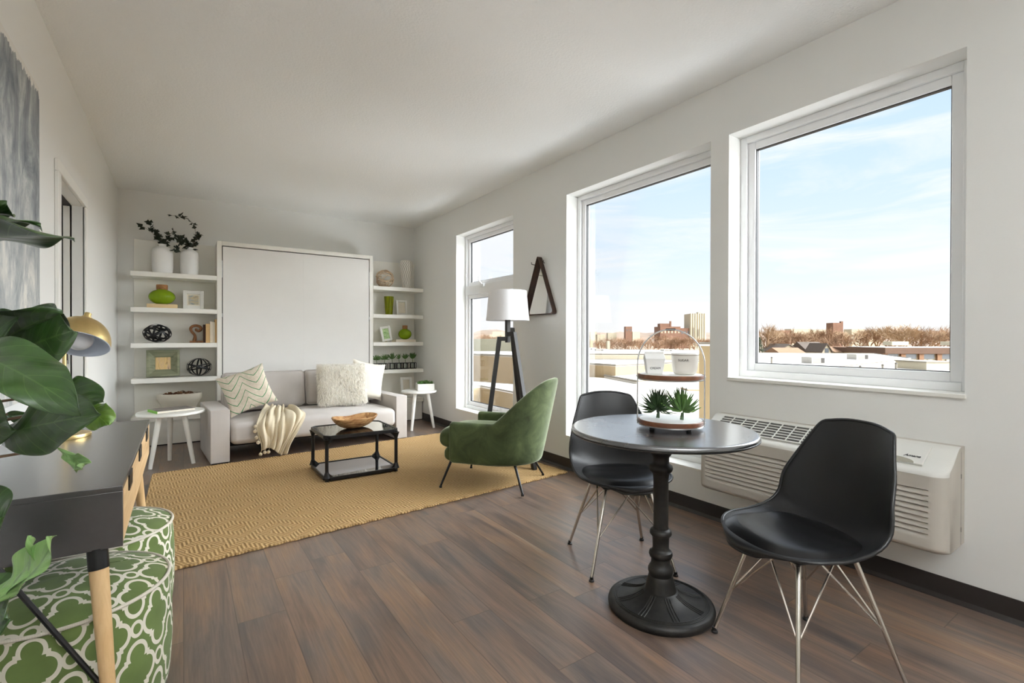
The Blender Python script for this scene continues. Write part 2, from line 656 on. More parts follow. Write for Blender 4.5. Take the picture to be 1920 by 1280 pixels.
def art_mat():
    t = NT('abstract_painting')
    v = t.obj((1, 2.0, 1.0))
    n = t.noise(v, 2.2, 8, .66, 1.4)
    v2 = t.obj((1, 3.2, 1.6))
    n2 = t.noise(v2, 2.5, 6, .7, .6)
    f = t.math('ADD', t.math('MULTIPLY', n, .65), t.math('MULTIPLY', n2, .35))
    s = t.n('SeparateXYZ', {0: t.n('TexCoord').outputs['Object']})
    # paler paint towards the foot of the canvas
    f = t.math('ADD', f, t.math('MULTIPLY', t.math('SUBTRACT', 1.75, s.outputs[2]), .10))
    colr = t.ramp(f, [(.34, C(100, 106, 112)), (.46, C(142, 146, 148)), (.55, C(178, 180, 178)), (.64, C(216, 213, 204)), (.8, C(228, 224, 214))])
    # ragged white margin along the top
    edge = t.math('ADD', s.outputs[2], t.math('MULTIPLY', t.noise(t.obj((1, 14, 3)), 2, 4), .14))
    colr = t.mix(t.math('GREATER_THAN', edge, 2.37), colr, C(226, 224, 218))
    return t.finish(colr, .8, 0, t.bump(f, .4, .006))


M['art'] = art_mat()


def desk_mat():
    t = NT('charcoal_veneer')
    n = t.noise(t.obj((60, 3, 60)), 1, 4, .6)
    colr = t.ramp(n, [(.3, C(24, 24, 25)), (.7, C(31, 31, 32))])
    return t.finish(colr, .38, 0, t.bump(n, .04, .001), Specular_IOR_Level=.8, Coat_Weight=1.0, Coat_IOR=1.7, Coat_Roughness=.24)


M['desk'] = desk_mat()


def iron_mat():
    t = NT('cast_iron')
    n = t.noise(t.obj(), 25, 5)
    colr = t.ramp(n, [(.3, C(24, 23, 22)), (.6, C(40, 38, 35)), (.85, C(60, 54, 46))])
    return t.finish(colr, .48, .35, t.bump(n, .12, .003))


M['iron'] = iron_mat()


def tabletop_mat():
    t = NT('zinc_black_top')
    n = t.noise(t.obj(), 4, 6, .65, .5)
    colr = t.ramp(n, [(.3, C(24, 24, 26)), (.7, C(42, 42, 45))])
    return t.finish(colr, t.ramp(n, [(.3, (.20,) * 3), (.7, (.30,) * 3)]), 0, t.bump(n, .02, .002), Specular_IOR_Level=.8, Coat_Weight=1.0, Coat_IOR=2.0, Coat_Roughness=.27)


M['tabletop'] = tabletop_mat()


def bowl_mat():
    t = NT('root_wood')
    n = t.noise(t.obj((1, 2.5, 4)), 9, 6, .65, 1.5)
    colr = t.ramp(n, [(.3, C(86, 48, 24)), (.42, C(170, 118, 70)), (.6, C(208, 166, 114)), (.8, C(222, 188, 140))])
    return t.finish(colr, .55, 0, t.bump(n, .2, .004))


M['rootwood'] = bowl_mat()

# ================================================================ ROOM SHELL
XL, XR, YB, HC, YR = -0.588, 2.83, 6.76, 2.782, -4.6
DY0, DY1, DZ = 3.705, 4.55, 2.09          # pocket door opening in the left wall
WT = .205

mb = MB()
mb.box(XL - .4, XR + .2, YR - .2, YB + .2, -.2, 0)
structure(mb.build('floor', M['floor'], smooth=0))
mb = MB()
mb.box(XL - .4, XR + WT, YR - .2, YB + .2, HC, HC + .25)
structure(mb.build('ceiling', M['ceiling'], smooth=0))
mb = MB()
mb.box(XL - .4, XR + WT, YB, YB + .2, 0, HC)
structure(mb.build('wall_back', M['wall'], smooth=0))
mb = MB()
mb.box(XL - .4, XR + WT, YR - .2, YR, 0, HC)
structure(mb.build('wall_rear', M['wall'], smooth=0))

# left wall, with the pocket for the sliding door
mb = MB()
mb.box(XL - .19, XL, YR, DY0, 0, HC)
mb.box(XL - .19, XL, DY0, DY1, DZ, HC)
mb.box(XL - .058, XL, DY1, YB, 0, HC)
mb.box(XL - .19, XL - .118, DY1, YB, 0, HC)
mb.box(XL - .4, XL - .36, YR, YB, 0, HC)
structure(mb.build('wall_left', M['wall'], smooth=0))
d = setting('door_1')
mb = MB()
mb.box(XL - .104, XL - .069, DY1 + .003, DY1 + .8, .01, DZ - .004)
mb.build('door_panel', M['trim'], d, bevel=.001)
mb = MB()
mb.box(XL - .117, XL - .0585, DY1 + .03, DY1 + .85, .005, DZ + .05)
mb.build('pocket_shade', M['black_gap'], d, smooth=0)  # black fill stands for the shade inside the door pocket
mb = MB()
mb.box(XL - .112, XL - .06, DY0, DY1 + .03, DZ - .006, DZ + .001)
mb.build('track_slot', M['black_gap'], d, smooth=0)
mb = MB()
mb.box(XL - .098, XL - .075, DY1 - .001, DY1 + .004, .98, 1.10)
lk = mb.build('edge_pull', M['steel'], d, bevel=.001)
mb = MB()
mb.box(XL - .093, XL - .080, DY1 - .003, DY1 + .001, 1.005, 1.075)
mb.build('pull_slot', M['dark_slot'], lk, smooth=0)

# door casing
mb = MB()
cw, ct = .068, .02
for a, b in ((DY0 - cw, DY0), (DY1, DY1 + cw)):
    mb.box(XL, XL + ct, a, b, 0, DZ)
mb.box(XL, XL + ct, DY0 - cw, DY1 + cw, DZ, DZ + cw)
for a, b in ((DY0 - .012, DY0 + .0), (DY1, DY1 + .012)):
    mb.box(XL - .0, XL + ct - .008, a, b, 0, DZ)
structure(mb.build('trim_1', M['trim'], bevel=.004))

# right wall with three window openings
WINS = [(4.1519, 5.4183, .287, 2.4428), (1.8824, 3.31, .299, 2.4428), (.6423, 1.7555, .925, 2.4428)]
mb = MB()
edge = YB
for (a, b, z0, z1) in WINS:
    mb.box(XR, XR + WT, b, edge, 0, HC)
    mb.box(XR, XR + WT, a, b, 0, z0)
    mb.box(XR, XR + WT, a, b, z1, HC)
    edge = a
mb.box(XR, XR + WT, YR, edge, 0, HC)
structure(mb.build('wall_right', M['wall'], smooth=0))


def ring(mb, y0, y1, z0, z1, w, xa, xb):
    mb.box(xa, xb, y0, y0 + w, z0, z1)
    mb.box(xa, xb, y1 - w, y1, z0, z1)
    mb.box(xa, xb, y0 + w, y1 - w, z0, z0 + w)
    mb.box(xa, xb, y0 + w, y1 - w, z1 - w, z1)


for i, (a, b, z0, z1) in enumerate(WINS):
    w = setting('window_%d' % (i + 1))
    mb = MB()
    ring(mb, a, b, z0, z1, .040, XR + .128, XR + WT)
    mb.build('window_frame', M['vinyl'], w, bevel=.003)
    lites = [(a + .04, b - .04, z0 + .04, z1 - .04)]
    if i == 0:
        zt = 1.755
        mb = MB()
        mb.box(XR + .12, XR + WT, a + .04, b - .04, zt - .055, zt + .055)
        mb.build('transom_bar', M['vinyl'], w, bevel=.003)
        lites = [(a + .04, b - .04, z0 + .04, zt - .055), (a + .04, b - .04, zt + .055, z1 - .04)]
    for (p, q, r, s) in lites:
        mb = MB()
        ring(mb, p, q, r, s, .046, XR + .148, XR + .2)
        sash = mb.build('sash', M['vinyl'], w, bevel=.004)
        mb = MB()
        ring(mb, p + .045, q - .045, r + .045, s - .045, .005, XR + .158, XR + .185)
        mb.build('gasket', M['black_gap'], sash, smooth=0)
        mb = MB()
        mb.box(XR + .170, XR + .176, p + .04, q - .04, r + .04, s - .04)
        mb.build('glass_pane', M['pane'], sash, smooth=0)
    if i != 1:
        mb = MB()
        mb.box(XR - .012, XR + .13, a - (.006 if i == 2 else 0), b + .004, z0 - .02, z0 + .0005)
        mb.build('window_sill', M['trim'], w, bevel=.003)
    else:
        mb = MB()
        mb.box(XR - .002, XR + .13, a, b, z0 - .015, z0 + .0005)
        mb.build('window_sill', M['trim'], w, bevel=.002)
    if i == 0:
        mb = MB()
        yc = 4.98
        mb.box(XR + .098, XR + .122, yc - .055, yc + .055, zt + .02, zt + .05)
        mb.tube([(XR + .105, yc - .02, zt + .05), (XR + .09, yc + .0, zt + .075), (XR + .085, yc + .03, zt + .10), (XR + .085, yc + .035, zt + .15)], .008, 8)
        mb.build('crank_handle', M['vinyl'], w)
        mb = MB()
        mb.box(XR + .12, XR + .14, b - .04, b - .02, 1.93, 1.97)
        mb.build('latch', M['vinyl'], w, bevel=.002)

# baseboards: black vinyl cove base
mb = MB()
prof = [(0, .0994), (.004, .0994), (.005, .02), (.012, .004), (.016, 0), (0, 0)]


def base_run(mb, x, y0, y1, sgn):
    vs = [(x - sgn * p[0], y, p[1]) for y in (y0, y1) for p in prof]
    k = len(prof)
    mb.add(vs, [(i, (i + 1) % k, k + (i + 1) % k, k + i) for i in range(k)] + [tuple(range(k)), tuple(range(2 * k - 1, k - 1, -1))])


base_run(mb, XR, YR, 6.44, 1)
structure(mb.build('baseboard_right', M['base'], smooth=0))
mb = MB()
base_run(mb, XL, YR, DY0 - cw, -1)
base_run(mb, XL, DY1 + cw, YB, -1)
structure(mb.build('baseboard_left', M['base'], smooth=0))

# ================================================================ BACK WALL: wall bed and the two shelf units
YF = 6.41      # front plane of the built-ins
bed = thing('wall_bed', 'tall white fold-up wall bed cabinet closed behind the grey sofa', 'wall bed', (1.21, 6.58, 0))
x0, x1, zt = .318 - 1.21, 2.104 - 1.21, 2.258
f = YF - 6.58
bk = 6.755 - 6.58
for sx in (x0, x1 - .047):
    mb = MB().box(sx, sx + .047, f, bk, 0, zt)
    mb.build('side_panel', M['white'], bed, bevel=.002)
mb = MB().box(x0 + .047, x1 - .047, f, bk, zt - .047, zt)
mb.build('top_panel', M['white'], bed, bevel=.002)
xm = (x0 + x1) / 2 + .02
for (p, q) in ((x0 + .057, xm - .0002), (xm + .0002, x1 - .054)):
    mb = MB().box(p, q, f + .012, f + .05, .08, zt - .058)
    mb.build('face_panel', M['panel'], bed, bevel=.0006)
mb = MB().box(x0 + .047, x1 - .047, f + .06, bk, .0, zt - .047)
mb.build('dark_interior', M['black_gap'], bed, smooth=0)
for sx in (x0 + .0475, x1 - .0545):
    for zz in (2.02, 1.42):
        mb = MB().box(sx, sx + .006, f + .006, f + .03, zz - (.17 if zz > 2 else .02), zz + .02)
        mb.build('hinge_bracket', M['steel'], bed, smooth=0)

TOPS = [1.86, 1.482, 1.104, .727]


def shelf_unit(name, xa, xb, label, over_l, over_r):
    u = thing(name, label, 'shelving', ((xa + xb) / 2, 6.6, 0), 0)
    ox, oy = (xa + xb) / 2, 6.6
    mb = MB().box(xa - ox, xb - ox, 6.735 - oy, 6.757 - oy, .30, 2.245)
    mb.build('back_panel', M['white'], u, bevel=.0015)
    for z in TOPS:
        mb = MB().box(xa - ox - over_l, xb - ox + over_r, YF - oy, 6.735 - oy, z - .05, z)
        mb.build('shelf', M['white'], u, bevel=.002)
    mb = MB().box(xa - ox - over_l, xb - ox + over_r, YF - oy, 6.735 - oy, .262, .318)
    mb.build('base_shelf', M['white'], u, bevel=.002)
    mb = MB().box(xa - ox - over_l + .01, xb - ox + over_r - .01, YF + .02 - oy, 6.757 - oy, .012, .262)
    mb.build('kick_panel', M['white'], u, smooth=0)
    mb = MB().box(xa - ox - over_l + .012, xb - ox + over_r - .012, YF + .024 - oy, 6.757 - oy, 0, .012)
    mb.build('toe_gap', M['black_gap'], u, smooth=0)
    return u


shelf_unit('shelf_unit', -.447, .3165, 'white open wall shelves left of the wall bed, with two white vases on top', .008, 0)
shelf_unit('shelf_unit', 2.106, 2.826, 'white open wall shelves right of the wall bed, in the window wall corner', 0, 0)

out = thing('power_outlet', 'white duplex power outlet on the back panel above the left side table', 'outlet', (-.125, 6.733, .455))
mb = MB().box(-.036, .036, -.006, 0, -.058, .058)
mb.build('cover_plate', M['plastic_white'], out, bevel=.003)
for z in (-.024, .024):
    mb = MB().box(-.017, .017, -.0085, -.005, z - .017, z + .017)
    rc = mb.build('receptacle', M['plastic_white'], out, bevel=.004)
    mb = MB()
    mb.box(-.009, -.006, -.0092, -.008, z - .002, z + .009)
    mb.box(.006, .009, -.0092, -.008, z - .002, z + .009)
    mb.tube([(0, -.0092, z - .009), (0, -.008, z - .009)], .003, 8)
    mb.build('slots', M['ink'], rc, smooth=0)

# painting on the left wall
pt = thing('painting', 'large grey and cream abstract canvas on the left wall beside the door', 'painting', (XL, 2.5, 0))
mb = MB().box(.001, .032, -.75, .625, .90, 2.33)
mb.build('canvas', M['art'], pt, smooth=0)

# ================================================================ RUG
def rug():
    pts = [(-.012, 2.953), (2.748, 3.197), (2.60, 5.342), (-.212, 5.085)]
    # the far left part runs on under the console desk
    pts[0] = (-.225, 2.934)
    c = Vector((1.25, 4.1))
    o = None
    ang = math.atan2(.244, 2.76)

    def bl(a, b):
        p = [Vector(q) for q in pts]
        w = p[0] * (1 - a) * (1 - b) + p[1] * a * (1 - b) + p[2] * a * b + p[3] * (1 - a) * b
        n = .004 * math.sin(a * 190) * (1 if b in (0, 1) else 0)
        return w.x, w.y + n
    mb = MB()
    nu, nv = 120, 90
    mb.grid(lambda a, b: (*bl(a, b), .011 + .0012 * math.sin(a * 37 + b * 11) * math.sin(b * 29)), nu, nv)
    edge = [bl(i / nu, 0) for i in range(nu)] + [bl(1, i / nv) for i in range(nv)] + [bl(1 - i / nu, 1) for i in range(nu)] + [bl(0, 1 - i / nv) for i in range(nv)]
    r = thing('rug', 'large tan braided jute rug on the dark plank floor under the coffee table', 'rug', (1.25, 4.1, 0), ang)
    inv = Matrix.Translation((1.25, 4.1, 0)) @ Matrix.Rotation(ang, 4, 'Z')
    inv = inv.inverted()
    mb.xf(inv)
    mb.build('braided_field', M['rug'], r, smooth=60)
    e = MB().tube([(p[0], p[1], .0075) for p in edge], .0072, 6, closed=True)
    e.xf(inv)
    e.build('braided_edge', M['rug'], r)


rug()


# ================================================================ SOFT SHAPES
def cushion_mb(w, h, t, n=20, pinch=.06, sag=0, seed=0, p=2.6):
    """square pillow in its own xz plane, y is thickness; corners stick out"""
    rnd = random.Random(seed)
    ph = [rnd.uniform(0, 6.28) for _ in range(4)]
    mb = MB()
    for sgn in (-1, 1):
        def fn(a, b):
            x, z = a * 2 - 1, b * 2 - 1
            k = max(0, (1 - abs(x) ** p)) * max(0, (1 - abs(z) ** p))
            th = t / 2 * k ** .5
            xx = x * (1 - pinch * (1 - z * z) * abs(x) ** 2 * 1.0)
            zz = z * (1 - pinch * (1 - x * x) * abs(z) ** 2 * 1.0)
            wob = .06 * t * k * math.sin(5 * x + ph[0]) * math.sin(4 * z + ph[1])
            return (xx * w / 2, sgn * (th + wob), zz * h / 2 - sag * (1 - k) * max(0, z) * (1 - abs(x)) * h)
        g = MB().grid(fn, n, n)
        if sgn > 0:
            g.f = [f[::-1] for f in g.f]
            g.uv = {i: q[::-1] for i, q in g.uv.items()}
        uv = {i: [(q[0] * w, q[1] * h) for q in quv] for i, quv in g.uv.items()}
        base = len(mb.f)
        off = len(mb.v)
        mb.v += g.v
        mb.f += [tuple(k + off for k in f) for f in g.f]
        for i, q in uv.items():
            mb.uv[base + i] = q
    return mb


def soft_box(w, d, h, r, crown=0, n=8):
    """rounded upholstery block, base at z = 0, crowned top"""
    mb = MB()
    nx, ny = 20, 14
    prof = [(r * (1 - math.sin(i / n * math.pi / 2)), r * (1 - math.cos(i / n * math.pi / 2))) for i in range(n + 1)]   # inset, depth below

    def loop(inset, z, cr):
        pts = []
        a, b = w / 2 - inset, d / 2 - inset
        q = min(r * .9, a * .9, b * .9)
        q = max(q - inset * .3, .002)
        for cx, cy, s in ((a - q, b - q, 0), (-a + q, b - q, 1), (-a + q, -b + q, 2), (a - q, -b + q, 3)):
            for k in range(6):
                ang = (s + k / 5) * math.pi / 2
                pts.append((cx + q * math.cos(ang), cy + q * math.sin(ang)))
        out_ = []
        m_ = len(pts)
        for i in range(m_):
            p0, p1 = pts[i], pts[(i + 1) % m_]
            L = math.dist(p0, p1)
            k = max(1, int(L / (max(w, d) / 14)))
            for j in range(k):
                x, y = p0[0] + (p1[0] - p0[0]) * j / k, p0[1] + (p1[1] - p0[1]) * j / k
                out_.append((x, y, z + cr * (1 - (2 * x / w) ** 2) * (1 - (2 * y / d) ** 2)))
        return out_
    base = loop(0, 0, 0)
    # use a fixed set of directions: scale the base loop
    def ringpts(inset, z, cr):
        o_ = []
        for (x, y, _) in base:
            sx, sy = (w / 2 - inset) / (w / 2), (d / 2 - inset) / (d / 2)
            X, Y = x * sx, y * sy
            o_.append((X, Y, z + cr * max(0, (1 - (2 * X / w) ** 2)) * max(0, (1 - (2 * Y / d) ** 2))))
        return o_
    rings = []
    for i in range(n + 1):
        ins = r * (1 - math.sin(i / n * math.pi / 2))
        rings.append(ringpts(ins, r * (1 - math.cos(i / n * math.pi / 2)) , 0))
    for i in range(n + 1):
        ang = i / n * math.pi / 2
        rings.append(ringpts(r * (1 - math.cos(ang)), h - r + r * math.sin(ang), crown))
    for s in (.85, .7, .5, .3, .15):
        ins_x = r
        o_ = []
        for (x, y, _) in base:
            X, Y = x * (w / 2 - r) / (w / 2) * s, y * (d / 2 - r) / (d / 2) * s
            o_.append((X, Y, h + crown * (1 - (2 * X / w) ** 2) * (1 - (2 * Y / d) ** 2)))
        rings.append(o_)
    m_ = len(base)
    vs = [p for rg in rings for p in rg]
    fs = [tuple(range(m_ - 1, -1, -1))]
    for i in range(len(rings) - 1):
        for j in range(m_):
            fs.append((i * m_ + j, i * m_ + (j + 1) % m_, (i + 1) * m_ + (j + 1) % m_, (i + 1) * m_ + j))
    fs.append(tuple((len(rings) - 1) * m_ + j for j in range(m_)))
    return mb.add(vs, fs)


# ================================================================ SOFA
SOFA_A = R(4.2)
SO = Vector((.204, 5.178, 0))
sofa = thing('sofa', 'light grey two-seat sofa with square arms in front of the wall bed', 'sofa', SO, SOFA_A)
SM = Matrix.Translation(SO) @ Matrix.Rotation(SOFA_A, 4, 'Z')
SW = 1.945
for name, xa, xb in (('arm', 0, .155), ('arm', SW - .135, SW)):
    mb = MB().box(xa, xb, 0, .80, .012, .497)
    a = mb.build(name, M['sofa'], sofa, bevel=.006, segs=3)
    e = MB()
    zz = .494
    e.tube([(xa + .004, .004, .02), (xa + .004, .004, zz), (xa + .004, .79, zz)], .003, 6)
    e.tube([(xb - .004, .004, .02), (xb - .004, .004, zz), (xb - .004, .79, zz)], .003, 6)
    e.tube([(xa + .004, .003, zz), (xb - .004, .003, zz)], .003, 6)
    e.build('welt', M['sofa'], a)
    MB().box(xa + .01, xb - .01, .01, .79, 0, .013).build('foot', M['black'], a, smooth=0)
xa, xb = .16, SW - .14
st = soft_box(xb - xa, .74, .205, .055, .05)
st.xf(Matrix.Translation(((xa + xb) / 2, .355, .158)))
st.build('seat_cushion', M['sofa'], sofa, smooth=50)
mb = MB()
mb.box(xa, xb, .10, .78, .135, .18)
mb.build('seat_base', M['black_cloth'], sofa, smooth=0)
MB().box(xa, xb, .74, .80, .06, .50).build('back_frame', M['sofa'], sofa, bevel=.005)
for k, (p, q) in enumerate(((xa + .005, .965), (.972, xb - .005))):
    wd = q - p
    bc = soft_box(wd, .40, .17, .05, .03)
    # stand the block up: its height becomes thickness
    bc.xf(Matrix.Translation(((p + q) / 2, .70, .585)) @ Matrix.Rotation(R(90 - 9), 4, 'X'))
    b_ = bc.build('back_cushion', M['sofa'], sofa, smooth=50)
    e = MB()
    T = Matrix.Translation(((p + q) / 2, .70, .585)) @ Matrix.Rotation(R(81), 4, 'X')
    hw, hh = wd / 2 - .008, .192
    loop = []
    for cx, cy, s in ((hw - .03, hh - .03, 0), (-hw + .03, hh - .03, 1), (-hw + .03, -hh + .03, 2), (hw - .03, -hh + .03, 3)):
        for i in range(5):
            ang = (s + i / 4) * math.pi / 2
            loop.append(T @ Vector((cx + .03 * math.cos(ang), cy + .03 * math.sin(ang), .155)))
    e.tube(loop, .004, 6, closed=True)
    e.build('welt', M['sofa'], b_)


def on_sofa(x, y, z):
    return SM @ Vector((x, y, z))


# pillows
def pillow(name, label, w, h, t, x, y, z, lean, yaw, roll, material, seed, pinch=.06, partname='cover', p=2.6):
    o = thing(name, label, 'pillow', on_sofa(x, y, z), SOFA_A + yaw)
    mb = cushion_mb(w, h, t, 22, pinch, 0, seed, p)
    mb.xf(Matrix.Rotation(lean, 4, 'X') @ Matrix.Rotation(roll, 4, 'Y') @ Matrix.Translation((0, 0, h / 2)))
    mb.build(partname, material, o, smooth=70)
    return o, mb


pillow('throw_pillow', 'beige pillow with green chevron embroidery leaning in the left sofa corner', .44, .43, .13, .405, .225, .452, R(-20), R(-16), R(-21), M['chevron'], 3, .10)
pillow('throw_pillow', 'plain white pillow leaning on the right sofa arm behind the fluffy one', .42, .44, .12, 1.588, .37, .452, R(-8), R(5), R(12), M['cream'], 5, .09)
fo, fmb = pillow('fluffy_pillow', 'fluffy white faux fur pillow on the right half of the grey sofa', .53, .45, .11, 1.285, .215, .436, R(-15), R(-2), R(1), M['fur'], 8, .02, 'cover', 5)
# the pile: many short curved tufts
rnd = random.Random(4)
hair = MB()
polys = fmb.f
for _ in range(11000):
    f_ = polys[rnd.randrange(len(polys))]
    a, b, c = (Vector(fmb.v[f_[k]]) for k in (0, 1, 2))
    s_, t_ = rnd.random(), rnd.random()
    p0 = a + (b - a) * s_ + (c - b) * t_
    n = (b - a).cross(c - b)
    if n.length < 1e-9:
        continue
    n.normalize()
    d_ = (n * rnd.uniform(.25, .6) + Vector((rnd.uniform(-.5, .5), 0, rnd.uniform(-1.0, -.2)))).normalized()
    L = rnd.uniform(.02, .038)
    sd = d_.cross(Vector((rnd.uniform(-1, 1), rnd.uniform(-1, 1), rnd.uniform(-1, 1))))  .normalized() * .0036
    p1 = p0 + d_ * L * .6
    p2 = p0 + d_ * L + Vector((0, 0, -.008))
    hair.add([p0 - sd, p0 + sd, p1 + sd * .7, p1 - sd * .7, p2], [(0, 1, 2, 3), (3, 2, 4)])
ho = hair.build('fur', M['fur'], fo, smooth=0)
ho['kind'] = 'stuff'


# throw blanket draped over the seat edge
def throw():
    o = thing('throw_blanket', 'cream knitted throw with pom-poms draped over the front edge of the sofa seat', 'blanket', on_sofa(.60, .0, .30), SOFA_A)
    # path in (y, z): from the seat towards the front and down; local origin at the seat front
    path = [(.40, .112), (.28, .114), (.16, .112), (.05, .098), (-.012, .068), (-.034, .01), (-.038, -.07), (-.036, -.15), (-.03, -.235)]
    rnd = random.Random(2)

    def fn(a, b, off=0):
        y, z = lerp_rows(path, b)
        side = a - .5
        width = .26 + .10 * smoothstep(0, .45, b) - .08 * smoothstep(.5, 1, b) + .04 * math.sin(b * 5)
        lean = -.045 + .10 * (1 - b) - .03 * b
        x = side * width * 1.08 + lean + .02 * math.sin(b * 7 + a * 4)
        fold = .016 * math.sin(a * 22 + b * 3) + .012 * math.sin(a * 9 - b * 5 + 1) + .006 * math.sin(a * 41 + b * 9)
        hang = smoothstep(.30, .5, b)
        y2 = y - hang * (abs(fold) * 1.6 + .012)
        z2 = z + (1 - hang) * (abs(fold) * 1.5 + .004 + .03 * math.exp(-((a - .2) / .2) ** 2) * smoothstep(.4, 0, b))
        z2 += hang * (b - .6) * .10 * math.sin(a * 5 + .6)
        return (x, y2, z2)
    mb = MB().grid(fn, 70, 60)
    mb.build('cloth', M['throw'], o, smooth=80, solid=.007)
    tm = MB()
    pts = [fn(a, 1) for a in (.02, .14, .26)] + [fn(0, b) for b in (.52, .62, .72, .80)]
    for i, p in enumerate(pts):
        q = Vector(p) + Vector((-.012, -.008, -.035))
        tass = MB()
        tass.tube([p, (Vector(p) + q) / 2 + Vector((-.004, 0, 0)), q], .003, 6)
        tass.ball(q, .017, 8)
        tass.build('pom_pom', M['throw'], o, smooth=80)


throw()

# ================================================================ COFFEE TABLE
CT = Vector((1.238, 4.288, .0125))
cx, cy = .62, .545
ct = thing('coffee_table', 'black metal coffee table with smoked glass top on the jute rug', 'coffee table', CT)


def rrect(w, d, c, z):
    w, d = w / 2, d / 2
    return [(w - c, -d, z), (w, -d + c, z), (w, d - c, z), (w - c, d, z), (-w + c, d, z), (-w, d - c, z), (-w, -d + c, z), (-w + c, -d, z)]


def ringprism(mb, w, d, c, t, z0, z1):
    a, b = rrect(w, d, c, 0), rrect(w - 2 * t, d - 2 * t, max(c - t * .6, .002), 0)
    n = 8
    vs = [(p[0], p[1], z) for z in (z0, z1) for p in a] + [(p[0], p[1], z) for z in (z0, z1) for p in b]
    fs = []
    for i in range(n):
        j = (i + 1) % n
        fs += [(i, j, n + j, n + i), (2 * n + j, 2 * n + i, 3 * n + i, 3 * n + j), (n + i, n + j, 3 * n + j, 3 * n + i), (j, i, 2 * n + i, 2 * n + j)]
    return mb.add(vs, fs)


mb = MB()
ringprism(mb, cx, cy, .045, .016, .338, .368)
mb.build('top_frame', M['black_metal'], ct, bevel=.003)
mb = MB().prism([(p[0], p[1]) for p in rrect(cx - .03, cy - .03, .036, 0)], .355, .363)
mb.build('glass_top', M['smoke_glass'], ct, smooth=0)
mb = MB()
ringprism(mb, cx, cy, .045, .016, .008, .036)
mb.build('lower_frame', M['black_metal'], ct, bevel=.003)
mb = MB().prism([(p[0], p[1]) for p in rrect(cx - .03, cy - .03, .036, 0)], .022, .031)
mb.build('lower_shelf', M['smoke_glass'], ct, smooth=0)
for sx in (-1, 1):
    for sy in (-1, 1):
        px, py = sx * (cx / 2 - .022), sy * (cy / 2 - .022)
        mb = MB().tube([(px, py, .0), (px, py, .35)], .0145, 12)
        lg = mb.build('leg', M['black_metal'], ct)
        for z0, z1, s in ((.03, .075, 1), (.338, .293, -1)):
            g = MB()
            g.tube([(px, py, z0), (px, py, z0 + (z1 - z0) * .5), (px, py, z1)], [.030, .022, .0155], 8)
            for dx, dy in ((-sx, 0), (0, -sy)):
                w_ = .012
                a = Vector((px, py, z0))
                d_ = Vector((dx, dy, 0))
                n_ = Vector((dy, dx, 0)) * w_
                tri = [a, a + d_ * .055, Vector((px, py, z1)) + d_ * .006]
                vs = [p + n_ for p in tri] + [p - n_ for p in tri]
                g.add(vs, [(0, 1, 2), (5, 4, 3), (0, 3, 4, 1), (1, 4, 5, 2), (2, 5, 3, 0)])
            g.build('corner_bracket', M['black_metal'], lg)

# root-wood bowl
wb = thing('wooden_bowl', 'irregular carved root-wood bowl on the glass coffee table', 'bowl', (1.245, 4.30, .3756), R(8))
prof = [(.02, .0), (.10, .004), (.155, .035), (.195, .078), (.206, .096), (.197, .102), (.17, .085), (.12, .048), (.04, .032), (1e-6, .030)]


def wob(w, i):
    return 1 + .05 * math.sin(2 * w + .5) + .035 * math.sin(3 * w + 1.2) + .02 * math.sin(5 * w + i * .4)


mb = MB().lathe(prof, 48, sx=1.0, sy=.68, fr=wob)
mb.v = [(x, y, z + (.006 * math.sin(2 * math.atan2(y, x) + 1) + .005 * math.sin(3 * math.atan2(y, x))) * smoothstep(.03, .1, z)) for x, y, z in mb.v]
mb.build('bowl_body', M['rootwood'], wb, smooth=60, subsurf=1)

# ================================================================ ARMCHAIR
AC = Vector((2.075, 3.32, .0125))
ac = thing('armchair', 'green velvet barrel armchair with thin black legs on the rug corner', 'armchair', AC, R(217.2))


